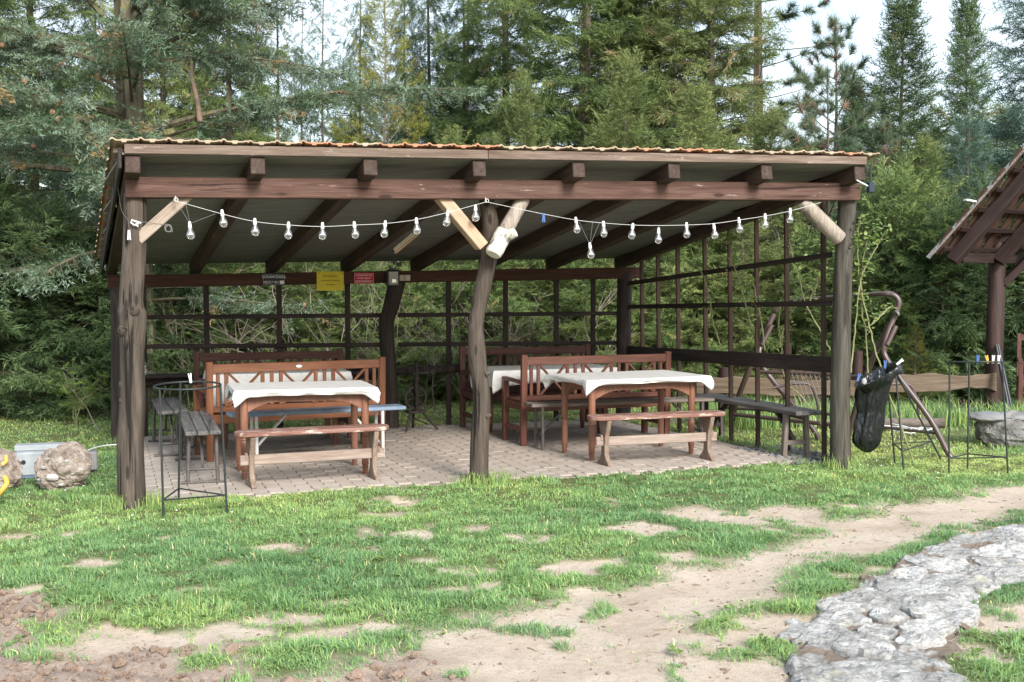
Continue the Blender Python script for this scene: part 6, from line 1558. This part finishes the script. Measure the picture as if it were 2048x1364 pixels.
# climbing rose on the right post and lattice
def rose():
    rg = random.Random(31); t = thing('climbing_rose', 'thorny climbing rose with fresh leaves on the right post and lattice', 'rose')
    lst = []; LP, LD, LS, LT = [], [], [], []; th = []
    stems = [
        [(1840, 960, 11.3), (1770, 760, 11.2), (1735, 640, 11.15), (1722, 560, 11.15), (1735, 480, 11.1), (1752, 450, 11.1)],
        [(1735, 900, 11.3), (1736, 760, 11.25), (1730, 660, 11.2), (1718, 560, 11.15), (1716, 470, 11.05), (1722, 430, 11.05)],
        [(1735, 655, 11.2), (1765, 628, 11.2), (1786, 608, 11.2)],
        [(1702, 745, 11.15), (1712, 640, 11.15), (1722, 560, 11.1), (1750, 500, 11.05), (1772, 462, 11.05)],
        [(1660, 880, 11.7), (1630, 830, 11.85), (1600, 790, 11.95), (1570, 760, 12.0), (1563, 690, 12.0), (1570, 650, 12.0), (1600, 600, 11.95), (1640, 550, 11.8), (1665, 500, 11.6)],
        [(1660, 700, 11.6), (1640, 660, 11.7), (1612, 610, 11.8), (1598, 560, 11.9), (1585, 510, 11.9), (1576, 475, 11.95)],
        [(1515, 700, 12.3), (1500, 640, 12.3), (1480, 570, 12.35), (1462, 500, 12.4), (1475, 470, 12.4)],
        [(1530, 700, 12.2), (1522, 640, 12.2), (1512, 590, 12.2), (1505, 560, 12.2)],
        [(1560, 695, 12.1), (1558, 640, 12.1), (1562, 600, 12.1)],
        [(1612, 620, 11.8), (1632, 570, 11.75), (1650, 545, 11.7)],
        [(1440, 690, 12.8), (1425, 640, 12.9), (1418, 590, 12.9), (1400, 540, 13.0), (1370, 520, 13.2)],
    ]
    for s in stems:
        P = smoothpath([A(*q) for q in s], 8); n = len(P); P = [p + Vector((rg.gauss(0, .004), rg.gauss(0, .004), 0)) for p in P]
        lst.append((P, [.0085 * (1 - .6 * i / n) for i in range(n)]))
        for i in range(2, n - 1, 1):
            d = Vector((rg.gauss(0, 1), rg.gauss(0, .6), rg.gauss(0, .4))).normalized(); th.append(([P[i], P[i] + d * .022], [.004, .0008]))
        for i in range(int(n * .35), n):
            if rg.random() < .55:
                d = Vector((rg.gauss(0, 1), rg.gauss(0, 1), rg.gauss(.1, .6))).normalized(); q = P[i] + d * rg.uniform(.02, .10); lst.append(([P[i], q], [.0025, .0015]))
                if P[i].z > 1.0:
                    for k in range(rg.randint(2, 4)): LP.append(q + Vector((rg.gauss(0, .02), rg.gauss(0, .02), rg.gauss(0, .02)))); LT.append(rg.random())
    for (x, y, Y, n, s) in ((1722, 445, 11.0, 26, .10), (1742, 478, 11.0, 26, .10), (1715, 480, 10.95, 18, .08), (1758, 452, 11.05, 12, .08), (1590, 470, 11.9, 22, .12), (1612, 500, 11.9, 14, .1), (1462, 528, 12.4, 12, .08), (1498, 578, 12.2, 10, .06), (1720, 375, 11.1, 8, .06), (1640, 455, 11.3, 10, .08)):
        c = A(x, y, Y)
        for k in range(n): LP.append(c + Vector((rg.gauss(0, s * .6), rg.gauss(0, s * .5), rg.gauss(0, s * .6)))); LT.append(rg.random())
    obj('stems', tubes('stems', lst, 6), M_['stem'], t); tag(obj('thorns', tubes('thorns', th, 4), M_['stem'], t), kind='stuff')
    V = []; F = []; tt = []
    for p, u in zip(LP, LT):
        d = Vector((rg.gauss(0, 1), rg.gauss(0, .8), rg.gauss(-.1, .5))).normalized(); w_ = d.cross(Vector((rg.gauss(0, .5), -.6, 1))).normalized(); nn = d.cross(w_); L_ = rg.uniform(.028, .055); o = len(V)
        for f, s, h in ((0, 0, 0), (.35, .36, .05), (.7, .28, .05), (1, 0, -.06), (.7, -.28, .05), (.35, -.36, .05)): V.append(p + d * (L_ * f) + w_ * (L_ * s) + nn * (L_ * h))
        F += [(o, o + 1, o + 5), (o + 1, o + 2, o + 4, o + 5), (o + 2, o + 3, o + 4)]; tt += [u] * 3
    me = raw('leaves', V, F); at = me.attributes.new('tint', 'FLOAT', 'FACE'); at.data.foreach_set('value', tt); obj('leaves', me, M_['f_leaf'], t)
rose()

# tall grass tufts along fence, dry plant stalks, small flowers
def tufts(name, label, spots, seed, hgt, mat, tint=(.2, .8), n=60, spread=.10, width=.005):
    r = np.random.default_rng(seed); T = []; ti = []
    for (x, y) in spots:
        for k in range(n):
            b = np.array([x + r.normal(0, spread), y + r.normal(0, spread), -.03]); a = r.uniform(0, 6.28); l = hgt * r.uniform(.5, 1.1); d = np.array([math.cos(a), math.sin(a), 0]); s = np.array([-d[1], d[0], 0]) * width
            m = b + d * l * .15 + [0, 0, l * .62]; e = b + d * l * r.uniform(.3, .6) + [0, 0, l * r.uniform(.75, 1)]
            T += [b - s, b + s, m + s * .8, b - s, m + s * .8, m - s * .8, m - s * .8, m + s * .8, e]; ti += [r.uniform(*tint)] * 3
    return tag(obj(name, tri_mesh(name, np.array(T), attrs={'tint': np.array(ti)}), mat), label, kind='stuff')
rg = random.Random(8)
tufts('tall_grass', 'tall grass growing under the wavy fence', [(rg.uniform(2.2, 6.2), rg.uniform(13.9, 14.9)) for _ in range(70)], 3, .34, M_['grass'])
tufts('dry_stalks', 'dry pale leaf stalks by the red-brown post', [tuple(G(x, 826)[:2]) for x in (1895, 1915, 1930, 1948, 1842)], 4, .22, M_['f_dead'], (.4, 1), 26, .09, .012)
tufts('post_grass', 'longer grass at the feet of the front posts', [tuple(S(a, b)[:2]) for a, b in ((-.12, -.1), (.1, -.12), (.12, .02), (2.62, .06), (2.72, .0), (2.86, .05), (2.95, .12), (6.0, -.06), (6.2, -.1), (6.25, .05))], 6, .15, M_['grass'], (.45, .8), 70, .06, .003)
r_ = np.random.default_rng(44); T = []; ti = []
for k in range(2600):
    x = r_.uniform(-5, 5.5); y = 5.2 + 7 * r_.random() ** 1.3
    if abs(x) > y * .46: continue
    if fnoise(np.array(x), np.array(y), .9, 3, 51) < .52: continue
    f_ = ground_fields(np.array([x]), np.array([y]))
    if f_[0][0] > .75 or poly_sd(np.array([x]), np.array([y]), PATIO)[0] > -.02: continue
    z = float(ground_h(np.array([x]), np.array([y]), f_)[0]); rd = r_.uniform(.015, .04); tn = r_.uniform(.25, .75)
    for i in range(r_.integers(4, 8)):
        a = r_.uniform(0, 6.28); d = np.array([math.cos(a), math.sin(a), r_.uniform(.1, .6)]); c = np.array([x, y, z + .012]); e = c + d * rd; w_ = np.array([-d[1], d[0], 0]) * rd * r_.uniform(.22, .4); mid = c + d * rd * .55 + [0, 0, rd * .12]
        T += [c, mid - w_, mid + w_, mid + w_, mid - w_, e]; ti += [tn + r_.normal(0, .06)] * 2
tag(obj('weeds', tri_mesh('weeds', np.array(T), attrs={'tint': np.array(ti)}), M_['f_leaf2']), 'low broad-leaved weeds and clover among the lawn grass', 'weeds', kind='stuff')
V = []; F = []
for k in range(150):
    c = rg.random(); x, y = (rg.uniform(-5, -1.6), rg.uniform(8.2, 12)) if c < .55 else (rg.uniform(1, 4.5), rg.uniform(9.8, 13))
    if poly_sd(np.array([x]), np.array([y]), PATIO)[0] > -.05: continue
    z = .02 + rg.uniform(0, .03); o = len(V); r = rg.uniform(.005, .010)
    for i in range(6): V.append((x + r * math.cos(i * 1.047), y + r * math.sin(i * 1.047), z + .002 * (i % 2)))
    V.append((x, y, z + .006)); F += [(o + i, o + (i + 1) % 6, o + 6) for i in range(6)]
tag(obj('daisies', raw('daisies', V, F), M_['white']), 'tiny white daisies scattered in the lawn', 'flowers', kind='stuff')
